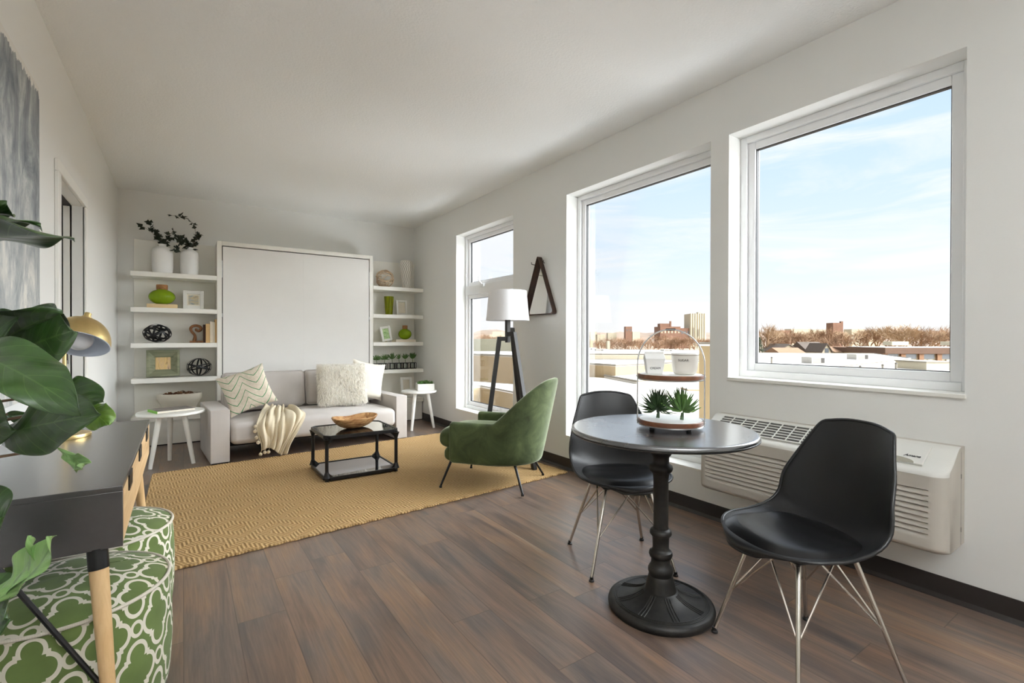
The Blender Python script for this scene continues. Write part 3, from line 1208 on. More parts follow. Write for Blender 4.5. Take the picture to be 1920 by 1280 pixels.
def armchair():
    hw, yf, yc, yb = .315, -.222, .08, .415
    N = 60

    def plan(s):
        """s in 0..1 along the outside of the shell, from the front of one arm to the other"""
        L1 = yc - yf
        L2 = math.pi * .5 * (hw + yb - yc)
        tot = 2 * L1 + L2
        d_ = s * tot
        if d_ < L1:
            return Vector((-hw, yf + d_)), Vector((-1, 0))
        if d_ < L1 + L2:
            th = math.pi - (d_ - L1) / L2 * math.pi
            q = Vector((hw * math.cos(th), yc + (yb - yc) * math.sin(th)))
            nn = Vector((math.cos(th) / hw, math.sin(th) / (yb - yc))).normalized()
            return q, nn
        d_ = tot - d_
        return Vector((hw, yf + d_)), Vector((1, 0))

    zb = .195
    sec = []
    rings = []
    for i in range(N + 1):
        s = i / N
        q, n = plan(s)
        u = abs(s - .5) * 2
        k = smoothstep(.62, .08, u) if u < .62 else 0
        k2 = (1 - (u / .60) ** 2) if u < .60 else 0
        kk = .55 * k + .45 * max(0, k2)
        zt = .512 + .335 * kk
        lean = .115 * kk
        th = .075 - .012 * kk
        fl = .014
        H = zt - zb
        def pt(inn, z):
            h_ = (z - zb) / H
            b_ = q - n * inn
            off = n * (lean * h_ * (.35 + .65 * h_) + fl * math.sin(min(1, h_) * math.pi) - .02 * (1 - h_) ** 2 * (1 if u < .62 else .3))
            return (b_.x + off.x, b_.y + off.y, z)
        r_ = th / 2
        ring_ = [pt(.02, zb), pt(.004, zb + .012), pt(0, zb + .05), pt(0, zb + H * .35), pt(0, zb + H * .65), pt(0, zt - .05)]
        for a in range(1, 8):
            w = math.pi * a / 8
            ring_.append(pt(r_ - r_ * math.cos(w), zt - r_ * .9 + r_ * .9 * math.sin(w)))
        ring_ += [pt(th, zt - .05), pt(th, zb + H * .6), pt(th, zb + H * .35), pt(th, zb + .03), pt(th - .02, zb)]
        rings.append(ring_)
    m_ = len(rings[0])
    vs = [p for r__ in rings for p in r__]
    fs = []
    for i in range(N):
        for j in range(m_):
            fs.append((i * m_ + j, (i + 1) * m_ + j, (i + 1) * m_ + (j + 1) % m_, i * m_ + (j + 1) % m_))
    mb = MB().add(vs, fs)
    # padded arm fronts
    for e, sg in ((0, -1), (N, 1)):
        base = rings[e]
        c = Vector((sum(p[0] for p in base) / m_, sum(p[1] for p in base) / m_, sum(p[2] for p in base) / m_))
        lv = [base]
        for sc, dy in ((.95, -.014), (.75, -.024), (.4, -.028)):
            lv.append([(c.x + (p[0] - c.x) * sc, p[1] + dy, c.z + (p[2] - c.z) * (1 - (1 - sc) * .25)) for p in base])
        v2 = [p for l in lv for p in l]
        f2 = []
        for i in range(3):
            for j in range(m_):
                q4 = (i * m_ + j, i * m_ + (j + 1) % m_, (i + 1) * m_ + (j + 1) % m_, (i + 1) * m_ + j)
                f2.append(q4 if sg < 0 else q4[::-1])
        cap = tuple(3 * m_ + j for j in range(m_))
        f2.append(cap if sg < 0 else cap[::-1])
        mb.add(v2, f2)
    mb.build('shell', M['velvet'], ac, smooth=60, subsurf=1)
    sc_ = soft_box(.475, .64, .155, .065, .03)
    sc_.xf(Matrix.Translation((0, -.066, .285)))
    sc_.build('seat_cushion', M['velvet'], ac, smooth=60)
    sb = soft_box(.49, .60, .12, .05, 0)
    sb.xf(Matrix.Translation((0, -.035, .185)))
    sb.build('seat_base', M['velvet'], ac, smooth=60)
    MB().prism([(.26 * math.cos(a) , .05 + .30 * math.sin(a)) for a in [i * math.pi / 12 for i in range(24)]], .19, .215).build('underside', M['black_cloth'], ac, smooth=0)
    for sx, sy, tx, ty in ((-1, -1, .235, -.265), (1, -1, .235, -.265), (-1, 1, .205, .25), (1, 1, .205, .25)):
        fx, fy = .295 if sy < 0 else .285, (-.325 if sy < 0 else .335)
        mb = MB().tube([(sx * (tx - .05), ty - sy * .06, .205), (sx * tx, ty, .196), (sx * fx, fy, .012)], [.011, .011, .008], 10)
        l = mb.build('leg', M['black_metal'], ac)
        MB().tube([(sx * fx, fy, 0), (sx * fx, fy, .014)], .011, 10).build('glide', M['black'], l)


armchair()

# ================================================================ BISTRO TABLE
BT = Vector((1.715, 1.375, 0))
bt = thing('bistro_table', 'round black bistro table on a cast iron pedestal between two black chairs', 'table', BT)
top = [(1e-6, .752), (.30, .752), (.365, .752), (.380, .755), (.3855, .762), (.3855, .770), (.3835, .7755), (.380, .7785), (.3765, .7800), (.374, .7803), (.365, .7803), (.20, .7803), (1e-6, .7803)]
MB().lathe(top, 96).build('table_top', M['tabletop'], bt, smooth=30)
MB().lathe([(.3853, .759), (.3875, .760), (.3875, .764), (.3853, .765)], 96, close=True).build('edge_band', M['black_metal'], bt)
colp = [(.075, .752), (.075, .744), (.043, .740), (.043, .728), (.047, .724), (.047, .712), (.042, .706), (.040, .690), (.044, .684), (.046, .672), (.041, .664), (.034, .655), (.034, .632), (.037, .626),
        (.047, .618), (.050, .606), (.046, .594), (.038, .588), (.035, .582), (.032, .56), (.031, .36), (.033, .345), (.042, .340), (.046, .330), (.046, .322), (.040, .314), (.035, .308), (.034, .26),
        (.037, .252), (.047, .246), (.050, .234), (.046, .222), (.040, .217), (.040, .205), (.041, .192), (.047, .184), (.053, .172), (.053, .160), (.050, .152), (.049, .140)]
MB().lathe(colp[::-1], 40).build('column', M['iron'], bt, smooth=40)
bp = [(1e-6, .0), (.215, .0), (.221, .006), (.2235, .018), (.220, .030), (.210, .037), (.196, .039), (.170, .0415), (.140, .047), (.112, .0555), (.090, .066), (.075, .076), (.070, .080), (.066, .081), (.064, .087), (.060, .104), (.055, .124), (.051, .142), (.047, .147)]
MB().lathe(bp, 72).build('pedestal_base', M['iron'], bt, smooth=40)


def zbase(r):
    for (r0, z0), (r1, z1) in zip(bp[5:], bp[6:]):
        if r1 <= r <= r0:
            return z0 + (z1 - z0) * (r0 - r) / (r0 - r1)
    return .04


rel = MB()
for rr in (.192, .198, .185):
    rel.tube([(rr * math.cos(i * math.pi / 36), rr * math.sin(i * math.pi / 36), zbase(rr) + .0004) for i in range(72)], .0022, 6, closed=True)
for k in range(8):
    a = k * math.pi / 4 + .25
    for off in (-.013, 0, .013):
        pts = []
        for i in range(12):
            rr = .184 - (.184 - .074) * i / 11
            w = a + off / rr * (1 - .25 * i / 11)
            pts.append((rr * math.cos(w), rr * math.sin(w), zbase(rr) + .0006))
        rel.tube(pts, .0021, 6)
rel.build('raised_ribs', M['iron'], bt)

# ================================================================ SHELL CHAIRS
rows = [  # y, z, half width, side raise, side forward
    (-.277, .432, .075, .0, .025), (-.276, .448, .115, .0, .040), (-.262, .457, .168, .003, .052), (-.216, .457, .210, .008, .045), (-.135, .451, .234, .018, .02), (-.03, .441, .242, .032, .0), (.06, .440, .242, .058, .0), (.118, .454, .240, .084, -.015),
    (.158, .490, .237, .095, -.044), (.182, .545, .231, .074, -.062), (.198, .612, .222, .040, -.064), (.215, .685, .206, .016, -.056), (.233, .757, .180, .006, -.046), (.249, .816, .158, .000, -.036), (.257, .846, .143, -.008, -.028), (.260, .857, .118, -.012, -.022)]


def shell_pt(a, b):
    y, z, w, ra, fw = lerp_rows(rows, b)
    t_ = a * 2 - 1
    return (w * t_, y + fw * abs(t_) ** 2.2, z + ra * abs(t_) ** 2.6)


def seat_z(x, y):
    for i in range(len(rows) - 1):
        if rows[i][0] <= y <= rows[i + 1][0]:
            k = (y - rows[i][0]) / max(1e-6, rows[i + 1][0] - rows[i][0])
            z, w, ra = (rows[i][j] * (1 - k) + rows[i + 1][j] * k for j in (1, 2, 3))
            return z + ra * min(1, abs(x) / w) ** 2.6
    return .45


def chair(label, loc, rz):
    c = thing('dining_chair', label, 'chair', loc, rz, 'dining chairs at the bistro table')
    mb = MB().grid(shell_pt, 28, 48)
    mb.build('shell', M['shell'], c, smooth=80, solid=.008, subsurf=1)
    rim = [shell_pt(0, i / 40) for i in range(41)] + [shell_pt(i / 12, 1) for i in range(1, 12)] + [shell_pt(1, 1 - i / 40) for i in range(41)] + [shell_pt(1 - i / 12, 0) for i in range(1, 12)]
    MB().tube(rim, .0065, 8, closed=True).build('rim', M['shell'], c, smooth=80)
    # seat pad
    pad = MB()
    nr, na = 9, 44
    vs, fs = [], []
    for i in range(nr + 1):
        r_ = i / nr
        for j in range(na):
            w = 2 * math.pi * j / na
            sx, sy = math.cos(w), math.sin(w)
            e = 2.6
            q = (abs(sx) ** e + abs(sy) ** e) ** (-1 / e)
            x, y = .205 * r_ * q * sx, -.060 + .192 * r_ * q * sy
            vs.append((x, y, seat_z(x, y) + .004 + .030 * math.sqrt(max(0, 1 - r_ ** 3.5))))
    for i in range(nr):
        for j in range(na):
            fs.append((i * na + j, (i + 1) * na + j, (i + 1) * na + (j + 1) % na, i * na + (j + 1) % na))
    pad.add(vs, fs).build('seat_pad', M['pad'], c, smooth=80, subsurf=1)
    MB().box(-.13, .13, -.14, .12, .412, .424).build('mount_plate', M['black'], c, bevel=.006)
    tops = {}
    for sx in (-1, 1):
        for sy in (-1, 1):
            t0 = Vector((sx * .085, sy * .085 - .01, .409))
            t1 = Vector((sx * .115, sy * .115 - .01, .402))
            ft = Vector((sx * .2125, sy * .2125, .012))
            l = MB().tube([t0, t1 + Vector((-sx * .006, -sy * .006, .006)), t1, ft], [.0085, .0085, .0085, .0075], 12).build('leg', M['chrome'], c)
            MB().lathe([(.013, 0), (.013, .006), (.009, .010), (.009, .022)], 12, (ft.x, ft.y, 0)).build('foot_glide', M['black'], l)
            tops[sx, sy] = (t1, ft)
    for (sx, sy), (t1, ft) in tops.items():
        q = t1 + (ft - t1) * .56
        for ox, oy in ((-sx, sy), (sx, -sy)):
            e = tops[ox, oy][0] * .62 + t1 * .38
            e = Vector((e.x, e.y, .406))
            MB().tube([q, e], .0038, 8).build('brace', M['chrome'], c)
    return c


ca = chair('black bucket dining chair behind the bistro table, in front of the tall window', (1.908, 1.80, 0), R(-26.9))
pl = MB()
pl.grid(lambda a, b: (.018 * (1 - b ** 2) * (a * 2 - 1) + .02 * b, .004 * math.sin(a * 3 + b), -.075 * b), 6, 8)
pl.xf(Matrix.Translation((.17, .02, .405)))
pl.build('paper_tag', M['paper'], ca, solid=.0008)
chair('black bucket dining chair in the right foreground, before the wall air conditioner', (1.865, .861, 0), R(-112.3))

# ================================================================ SIDE TABLES
def side_table(label, c, r, rot):
    t_ = thing('side_table', label, 'side table', (c[0], c[1], 0), rot, 'white three-legged side tables')
    MB().lathe([(1e-6, .462), (r - .012, .462), (r, .470), (r, .484), (r - .006, .492), (1e-6, .492)], 48).build('table_top', M['trim'], t_, smooth=40)
    for k in range(3):
        a = k * 2 * math.pi / 3
        x, y = math.cos(a), math.sin(a)
        MB().tube([(.105 * x, .105 * y, .464), (.187 * x, .187 * y, 0)], [.025, .0165], 16).build('leg', M['trim'], t_)
    return t_


side_table('round white three-legged side table left of the sofa holding a book', (-.091, 5.44), .262, R(215))
side_table('smaller round white three-legged side table in the corner right of the sofa', (2.515, 5.835), .222, R(-23))

# ================================================================ FLOOR LAMP
fl = thing('floor_lamp', 'black wooden tripod floor lamp with white drum shade before the narrow window', 'floor lamp', (2.475, 3.72, 0))
MB().lathe([(.198, 1.326), (.172, 1.600)], 56).build('lamp_shade', M['shade'], fl, smooth=80, solid=.003)
sh = fl.children[0]
sh.data.polygons  # open drum
bm_faces = [p.index for p in sh.data.polygons if p.loop_total > 4]
me = sh.data
import bmesh
bm = bmesh.new()
bm.from_mesh(me)
bm.faces.ensure_lookup_table()
bmesh.ops.delete(bm, geom=[bm.faces[i] for i in bm_faces], context='FACES')
bm.to_mesh(me)
bm.free()
sp = MB()
for k in range(3):
    a = k * 2.094
    sp.tube([(0, 0, 1.56), (.171 * math.cos(a), .171 * math.sin(a), 1.590)], .002, 6)
sp.tube([(.1715 * math.cos(i * .2618), .1715 * math.sin(i * .2618), 1.598) for i in range(24)], .0025, 6, closed=True)
sp.build('shade_spider', M['steel'], fl)
MB().tube([(0, 0, 1.36), (0, 0, 1.43)], .018, 12).build('lamp_socket', M['black'], fl)
MB().ball((0, 0, 1.475), .035, 10, sz=1.2).build('bulb', M['plastic_white'], fl)
MB().box(-.019, .019, -.019, .019, 1.125, 1.37).build('post', M['lampwood'], fl, bevel=.003)
fc = Vector((.06, -.02, 0))
for az, zt_, tr in ((-86, 1.222, .088), (34, 1.263, .105), (154, 1.178, .075)):
    d_ = Vector((math.cos(R(az)), math.sin(R(az)), 0))
    n_ = Vector((-d_.y, d_.x, 0))
    ft = fc + d_ * .29
    tp = d_ * tr
    l = MB()
    hw = .019

    def bar(a, b, wu, wv):
        vs = []
        for q in (a, b):
            for s_, t__ in ((-1, -1), (1, -1), (1, 1), (-1, 1)):
                vs.append(q + n_ * s_ * wu + wv * t__)
        l.add(vs, [(3, 2, 1, 0), (4, 5, 6, 7), (0, 1, 5, 4), (1, 2, 6, 5), (2, 3, 7, 6), (3, 0, 4, 7)])
    bar(tp + Vector((0, 0, zt_)), ft, hw, d_ * .020)
    bar(d_ * .0 + Vector((0, 0, zt_ - .019)), tp + d_ * .0195 + Vector((0, 0, zt_ - .019)), hw, Vector((0, 0, .019)))
    l.build('leg', M['lampwood'], fl, smooth=0, bevel=.002)

# ================================================================ TRIANGLE MIRROR
mr = thing('mirror', 'triangular wall mirror in a dark wood frame between the narrow and the tall window', 'mirror', (XR, 3.675, 1.385))
tri = [(-.245, 0), (.245, 0), (0, .575)]          # (along the wall towards the back is +y)


def round_tri(s, r_=.03, n=6):
    pts = [Vector((p[0] * s, .20 + (p[1] - .20) * s)) for p in tri]
    res = []
    for i in range(3):
        a, b, c = pts[i - 1], pts[i], pts[(i + 1) % 3]
        u, w_ = (a - b).normalized(), (c - b).normalized()
        for k in range(n + 1):
            t_ = k / n
            p0, p1 = b + u * r_ * 1.6, b + w_ * r_ * 1.6
            res.append(p0 * (1 - t_) ** 2 + b * 2 * t_ * (1 - t_) + p1 * t_ ** 2)
    return res


o_, i_ = round_tri(1.0), round_tri(.95)
k = len(o_)
vs = [(x, p.x, p.y) for x in (-.002, -.048) for p in o_] + [(x, p.x, p.y) for x in (-.002, -.048) for p in i_]
fs = []
for a in range(k):
    b = (a + 1) % k
    fs += [(a, b, k + b, k + a), (2 * k + b, 2 * k + a, 3 * k + a, 3 * k + b), (k + a, k + b, 3 * k + b, 3 * k + a), (b, a, 2 * k + a, 2 * k + b)]
MB().add(vs, fs).build('frame', M['mirror_wood'], mr, smooth=30)
gl = round_tri(.97)
vs = [(-.012, p.x, p.y) for p in gl] + [(-.006, p.x, p.y) for p in gl]
k = len(gl)
MB().add(vs, [tuple(range(k)), tuple(range(2 * k - 1, k - 1, -1))] + [(i, k + i, k + (i + 1) % k, (i + 1) % k) for i in range(k)]).build('mirror_glass', M['mirror'], mr, smooth=0)
for y in (-.075, .07):
    MB().tube([(-.02, y, .485), (-.05, y * 1.25, .49), (-.05, y * 1.3, .51)], .004, 6).build('hanging_hook', M['black_metal'], mr)

# ================================================================ THINGS ON THE SHELVES
def sx(u, y):
    return ony(u, 640, y).x


YS = 6.56
T1, T2, T3, T4 = [z + .0012 for z in TOPS]


def leafy_sprig(mb_stem, mb_leaf, path, n, size, rnd, lobes=True):
    path = [Vector(p) for p in path]
    mb_stem.tube(path, .0022, 5, r1=.0012)
    for i in range(n):
        t_ = (i + .5) / n
        k = t_ * (len(path) - 1)
        j = min(int(k), len(path) - 2)
        p = path[j].lerp(path[j + 1], k - j)
        d_ = Vector((rnd.uniform(-1, 1), rnd.uniform(-.7, .7), rnd.uniform(-.5, 1))).normalized()
        n_ = d_.cross(Vector((rnd.uniform(-1, 1), rnd.uniform(-1, 1), rnd.uniform(-1, 1)))).normalized()
        L = size * rnd.uniform(.7, 1.2)
        s = n_ * L * .5
        dn = d_.cross(n_) * L * .12
        vs = [p, p + d_ * L * .35 + s + dn, p + d_ * L * .55 + s * .45, p + d_ * L * 1.0, p + d_ * L * .55 - s * .45, p + d_ * L * .35 - s + dn, p + d_ * L * .5 - dn]
        mb_leaf.add(vs, [(0, 1, 2, 6), (6, 2, 3, 4), (0, 6, 4, 5)])


def vase_with_branch(label, u, r, h, path, seed, n):
    x = sx(u, YS)
    o = thing('vase', label, 'vase', (x, YS, T1), 0, 'tall white vases of ivy branches')
    prof = [(1e-6, 0), (r * .86, 0), (r * .95, .012), (r, h * .25), (r, h * .7), (r * .93, h * .82), (r * .6, h * .9), (r * .36, h * .93), (r * .36, h * .985), (r * .39, h), (r * .30, h), (r * .28, h * .93), (1e-6, h * .6)]
    MB().lathe(prof, 40).build('vase_body', M['ceramic'], o, smooth=50)
    rnd = random.Random(seed)
    st, lf = MB(), MB()
    for p in path:
        leafy_sprig(st, lf, [(q[0], q[1], h * .7 + q[2]) for q in p], int(n * 1.8), .06, rnd)
    st.build('branch', M['twig'], o)
    lf.build('foliage', M['ivy'], o, smooth=0)


vase_with_branch('left tall white vase with dark ivy branches on the top shelf', 305, .096, .325,
                 [[(0, 0, 0), (0, 0, .10), (-.03, 0, .2), (-.09, 0, .29), (-.12, 0, .34)], [(0, 0, 0), (.01, 0, .1), (.05, .04, .2), (.10, .06, .27)], [(0, 0, 0), (0, .02, .1), (-.1, .0, .22), (-.20, -.02, .29)], [(0, 0, 0), (.02, .02, .12), (.1, .07, .18), (.17, .09, .22)], [(0, 0, .05), (0, 0, .12), (-.02, 0, .17)]], 11, 9)
vase_with_branch('right tall white vase with an arching dark ivy branch, beside the wall bed', 355.5, .087, .315,
                 [[(0, 0, 0), (.02, 0, .10), (.06, 0, .22), (.05, 0, .35), (-.02, 0, .42), (-.1, 0, .44), (-.17, 0, .43)], [(0, 0, 0), (-.02, -.02, .1), (-.08, -.06, .14), (-.12, -.09, .06), (-.14, -.10, .01)], [(0, 0, 0), (.03, 0, .1), (.07, 0, .2), (.09, .0, .26)], [(0, 0, .05), (-.02, 0, .13), (-.09, 0, .2)]], 12, 11)


def jar(label, u, y, z, r, hh, rc, hc):
    o = thing('glass_jar', label, 'jar', (sx(u, y), y, z), 0)
    n = 14
    prof = [(1e-6, 0)] + [(r * math.sin(math.pi * (i / n) * .93 + .20), hh / 2 - hh / 2 * math.cos(math.pi * (i / n) * .93 + .20) / math.cos(.20)) for i in range(n + 1)]
    zt_ = prof[-1][1]
    prof = [(p[0], max(0, p[1])) for p in prof]
    prof = [p for p in prof if p[0] > rc * .8 or p[1] < hh * .5]
    prof += [(rc * .9, hh * 1.0)]
    MB().lathe(prof, 40).build('jar_body', M['green_glass'], o, smooth=60)
    MB().lathe([(1e-6, hh - .006), (rc * .92, hh - .006), (rc, hh + .004), (rc, hh + hc - .006), (rc * .95, hh + hc), (1e-6, hh + hc)], 28).build('cork_stopper', M['cork'], o, smooth=40)


def flat_book(name, label, cat, u0, u1, y, z, d, h, cover):
    a, b = sx(u0, y - d / 2), sx(u1, y - d / 2)
    o = thing(name, label, cat, ((a + b) / 2, y, z), 0)
    w_ = (b - a) / 2
    MB().box(-w_ + .004, w_ - .004, -d / 2 + .004, d / 2 - .004, .003, h - .003).build('page_block', M['paper'], o, smooth=0)
    c = MB()
    c.box(-w_, w_, -d / 2, d / 2, 0, .003).box(-w_, w_, -d / 2, d / 2, h - .003, h).box(-w_, w_, -d / 2 - .001, -d / 2 + .003, 0, h)
    c.build('cover', cover, o, smooth=0)


flat_book('book', 'tan book lying under the wide green jar on the left shelves', 'book', 275, 333, YS, T2, .20, .042, M['kraft'])
jar('wide lime green glass jar with cork on a book, left shelves', 304, YS, T2 + .042, .122, .165, .053, .05)
flat_book('book', 'pale book lying under the round green jar on the right shelves', 'book', 742.5, 779.5, YS, T3, .18, .036, M['cream_book'])
jar('round green glass jar with cork on a pale book, right shelves', 759.3, YS, T3 + .036, .092, .150, .036, .048)


def picture_frame(label, u, y, z, w, h, b, picture, lean=R(-9), roll=0, depth=.02, border=None, matw=0):
    o = thing('picture_frame', label, 'picture frame', (sx(u, y), y, z), 0)
    T = Matrix.Rotation(lean, 4, 'X') @ Matrix.Rotation(roll, 4, 'Y')
    up_ = .0035 + abs(math.sin(roll)) * w / 2
    f_ = MB()
    for xa, xb, za, zb in ((-w / 2, -w / 2 + b, 0, h), (w / 2 - b, w / 2, 0, h), (-w / 2 + b, w / 2 - b, 0, b), (-w / 2 + b, w / 2 - b, h - b, h)):
        f_.box(xa, xb, -depth / 2, depth / 2, za, zb)
    f_.xf(Matrix.Translation((0, 0, up_)) @ T)
    f_.build('frame_border', border or M['trim'], o, bevel=.002)
    if matw:
        mt = MB().box(-w / 2 + b, w / 2 - b, 0, depth / 2, b, h - b).xf(Matrix.Translation((0, 0, up_)) @ T)
        mt.build('passe_partout', M['paper'], o, smooth=0)
    e = b + matw
    pc = MB().box(-w / 2 + e, w / 2 - e, -.0015, depth / 2 - .004, e, h - e)
    q = pc.xf(Matrix.Translation((0, 0, up_)) @ T).build('picture', picture, o, smooth=0)
    st = MB().box(-.015, .015, 0, .006, 0, h * .55)
    st.xf(Matrix.Translation((0, h * .2 + .012, .003)) @ Matrix.Rotation(R(11.5), 4, 'X'))
    st.build('easel_back', M['kraft'], o, smooth=0)
    return o


def print_mat(name, stops, scale, stretch):
    t = NT(name)
    f = t.noise(t.obj(stretch), scale, 5, .6, .8)
    return t.finish(t.ramp(f, stops), .6)


land = print_mat('landscape_print', [(.3, C(112, 128, 140)), (.45, C(190, 190, 180)), (.55, C(208, 190, 150)), (.7, C(150, 150, 150))], 9, (1, 1, 3))
leafy = print_mat('green_leaf_print', [(.35, C(110, 160, 84)), (.55, C(190, 212, 160)), (.7, C(140, 184, 110))], 40, (1, 1, 1))
blank = mat('blank_backing', C(216, 208, 190), .8, vary=.03)
bark = print_mat('bark_print', [(.3, C(150, 120, 80)), (.45, C(212, 180, 120)), (.6, C(190, 160, 130)), (.75, C(110, 90, 60))], 12, (3, 1, .6))
picture_frame('white photo frame with a landscape print right of the wide green jar', 363, YS - .02, T2, .196, .205, .036, land, matw=.014)
picture_frame('small white frame with a blank backing right of the olive glass tumbler', 753.7, YS, T2, .155, .21, .026, blank)
picture_frame('tilted white frame with a green leaf print left of the round green jar', 726.5, YS, T3, .146, .205, .030, leafy, roll=R(-9))
picture_frame('white photo frame standing on the low ledge behind the corner side table', 763, 6.50, .318, .165, .285, .034, blank)

# deep weathered frame with bevelled inside faces
o = thing('picture_frame', 'weathered green wooden frame with bark print on the lowest left shelf', 'picture frame', (sx(306, YS), YS, T4), R(4))
w_, h_, b_ = .298, .292, .082
T = Matrix.Rotation(R(-6), 4, 'X') @ Matrix.Translation((0, 0, .006))
f_ = MB()
oz = [(-w_ / 2, 0), (w_ / 2, 0), (w_ / 2, h_), (-w_ / 2, h_)]
ob = [(-w_ / 2 + .02, .02), (w_ / 2 - .02, .02), (w_ / 2 - .02, h_ - .02), (-w_ / 2 + .02, h_ - .02)]
ib = [(-w_ / 2 + b_, b_ - .002), (w_ / 2 - b_, b_ - .002), (w_ / 2 - b_, h_ - b_ + .002), (-w_ / 2 + b_, h_ - b_ + .002)]
vs = [(x, .03, z) for x, z in oz] + [(x, -.03, z) for x, z in oz] + [(x, -.03, z) for x, z in ob] + [(x, .012, z) for x, z in ib]
fs = [(3, 2, 1, 0)]
for i in range(4):
    j = (i + 1) % 4
    fs += [(i, j, 4 + j, 4 + i), (4 + i, 4 + j, 8 + j, 8 + i), (8 + i, 8 + j, 12 + j, 12 + i)]
f_.add(vs, fs)
f_.xf(T)
f_.build('frame_border', M['olive_wood'], o, smooth=0)
MB().box(-w_ / 2 + b_ - .001, w_ / 2 - b_ + .001, .006, .014, b_ - .003, h_ - b_ + .003).xf(T).build('picture', bark, o, smooth=0)


# strap spheres
def strap_orb(label, u, z, r, sq, seed, width, count, tilt):
    o = thing('strap_orb', label, 'ornament', (sx(u, YS), YS, z + r * sq + .001), R(seed * 37))
    rnd = random.Random(seed)
    for k in range(count):
        ax = Vector((math.cos(k * math.pi / count + .3) * math.cos(tilt[k % len(tilt)]), math.sin(k * math.pi / count + .3) * math.cos(tilt[k % len(tilt)]), math.sin(tilt[k % len(tilt)]))).normalized()
        a = ax.orthogonal().normalized()
        b = ax.cross(a)
        rr = r * (1 - .012 * k)
        n = 48
        vs, fs = [], []
        for i in range(n):
            w = 2 * math.pi * i / n
            d_ = a * math.cos(w) + b * math.sin(w)
            for q, s_ in ((rr, -1), (rr, 1), (rr - .003, 1), (rr - .003, -1)):
                p = d_ * q + ax * s_ * width / 2
                vs.append((p.x, p.y, p.z * sq))
        for i in range(n):
            j = (i + 1) % n
            for e in range(4):
                fs.append((i * 4 + e, i * 4 + (e + 1) % 4, j * 4 + (e + 1) % 4, j * 4 + e))
        MB().add(vs, fs).build('strap', M['orb'], o, smooth=40)


strap_orb('black strap orb left of the carved bookend on the left shelves', 295, T3, .132, .77, 1, .021, 8, [.15, .9, -.5, .6, -.95])
strap_orb('black strap orb right of the weathered green frame on the left shelves', 373.5, T4, .122, .82, 2, .017, 7, [0, .1, 1.2, 0.05, -1.2])

# carved scroll bookend
xb = sx(371, YS)
o = thing('bookend', 'carved wooden scroll bookend holding the upright books', 'bookend', (xb, YS, T3))
m_ = .0059
c = MB().box(-.078, .05, -.05, .05, 0, .022)
c.build('foot_plate', M['bookend'], o, bevel=.003)
pts = [(-.035, .02), (-.028, .05), (-.030, .085), (-.058, .125), (-.068, .155), (-.055, .182), (-.020, .193), (.015, .184), (.032, .162), (.022, .140), (.000, .132), (-.018, .145), (-.012, .160)]
sc_ = MB()
rad = [.020, .018, .014, .014, .015, .015, .015, .015, .015, .014, .013, .012, .010]
fine = []
fr = []
for i in range(61):
    q = lerp_rows([(p[0], p[1], r_) for p, r_ in zip(pts, rad)], i / 60)
    fine.append((q[0], 0, q[1]))
    fr.append(q[2])
sc_.tube(fine, fr, 10)
sc_.v = [(x, y * 2.2, z) for x, y, z in sc_.v]
sc_.build('scroll', M['bookend'], o, smooth=60)
MB().box(.05, .072, -.055, .055, 0, .205).build('upright', M['bookend_dark'], o, bevel=.002)
bx = xb + .0735
for w_, h_, d_, mt, lab in ((.040, .215, .15, M['tan_book'], 'tan upright book next to the carved bookend'), (.032, .240, .16, M['cream_book'], 'pale pink upright book between two tan books'), (.012, .232, .15, M['paper'], 'thin white upright book between pale and tan books'), (.044, .265, .17, M['tan_book'], 'tallest tan upright book against the wall bed')):
    b = thing('book', lab, 'book', (bx + w_ / 2, YS - .03, T3), 0, 'upright books beside the bookend')
    MB().box(-w_ / 2 + .003, w_ / 2 - .003, -d_ / 2 + .003, d_ / 2 - .005, .003, h_ - .004).build('page_block', M['paper'], b, smooth=0)
    k = MB()
    k.box(-w_ / 2, -w_ / 2 + .003, -d_ / 2, d_ / 2, 0, h_).box(w_ / 2 - .003, w_ / 2, -d_ / 2, d_ / 2, 0, h_).box(-w_ / 2 + .003, w_ / 2 - .003, -d_ / 2, -d_ / 2 + .003, 0, h_)
    k.build('cover', mt, b, smooth=0)
    bx += w_ + .0012

# right shelves, top: twig ball and lattice vase
o = thing('twig_ball', 'pale driftwood twig ball on the top right shelf', 'ornament', (sx(721.5, YS), YS, T1 + .121))
rnd = random.Random(21)
for k in range(13):
    ax = Vector((rnd.gauss(0, 1), rnd.gauss(0, 1), rnd.gauss(0, 1))).normalized()
    a = ax.orthogonal().normalized()
    b = ax.cross(a)
    off = rnd.uniform(-.045, .045)
    ph = rnd.uniform(0, 6)
    pts = []
    for i in range(22):
        w = ph + (i / 21) * rnd.uniform(4.6, 4.7)
        rr = math.sqrt(.118 ** 2 - off ** 2) * (1 + .04 * math.sin(3 * w + k))
        p = a * math.cos(w) * rr + b * math.sin(w) * rr + ax * off
        p.z = max(p.z, -.113)
        pts.append(p)
    MB().tube(pts, .0075, 7, r1=.005).build('twig', M['driftwood'], o)
o = thing('lattice_vase', 'tall white vase with an incised lattice pattern on the top right shelf', 'vase', (sx(762, YS), YS, T1))
t = NT('incised_lattice')
tc = t.n('TexCoord')
s_ = t.n('SeparateXYZ', {0: tc.outputs['UV']})
uu, vv = t.math('MULTIPLY', s_.outputs[0], 18.0), t.math('MULTIPLY', s_.outputs[1], 7.0)
aa = t.math('SINE', t.math('MULTIPLY', t.math('ADD', uu, t.math('MULTIPLY', t.math('SINE', t.math('MULTIPLY', vv, 6.2832)), .22)), 6.2832))
cut = t.ramp(aa, [(.55, (0, 0, 0)), (.8, (1, 1, 1))])
colr = t.mix(cut, C(236, 232, 224), C(168, 158, 146))
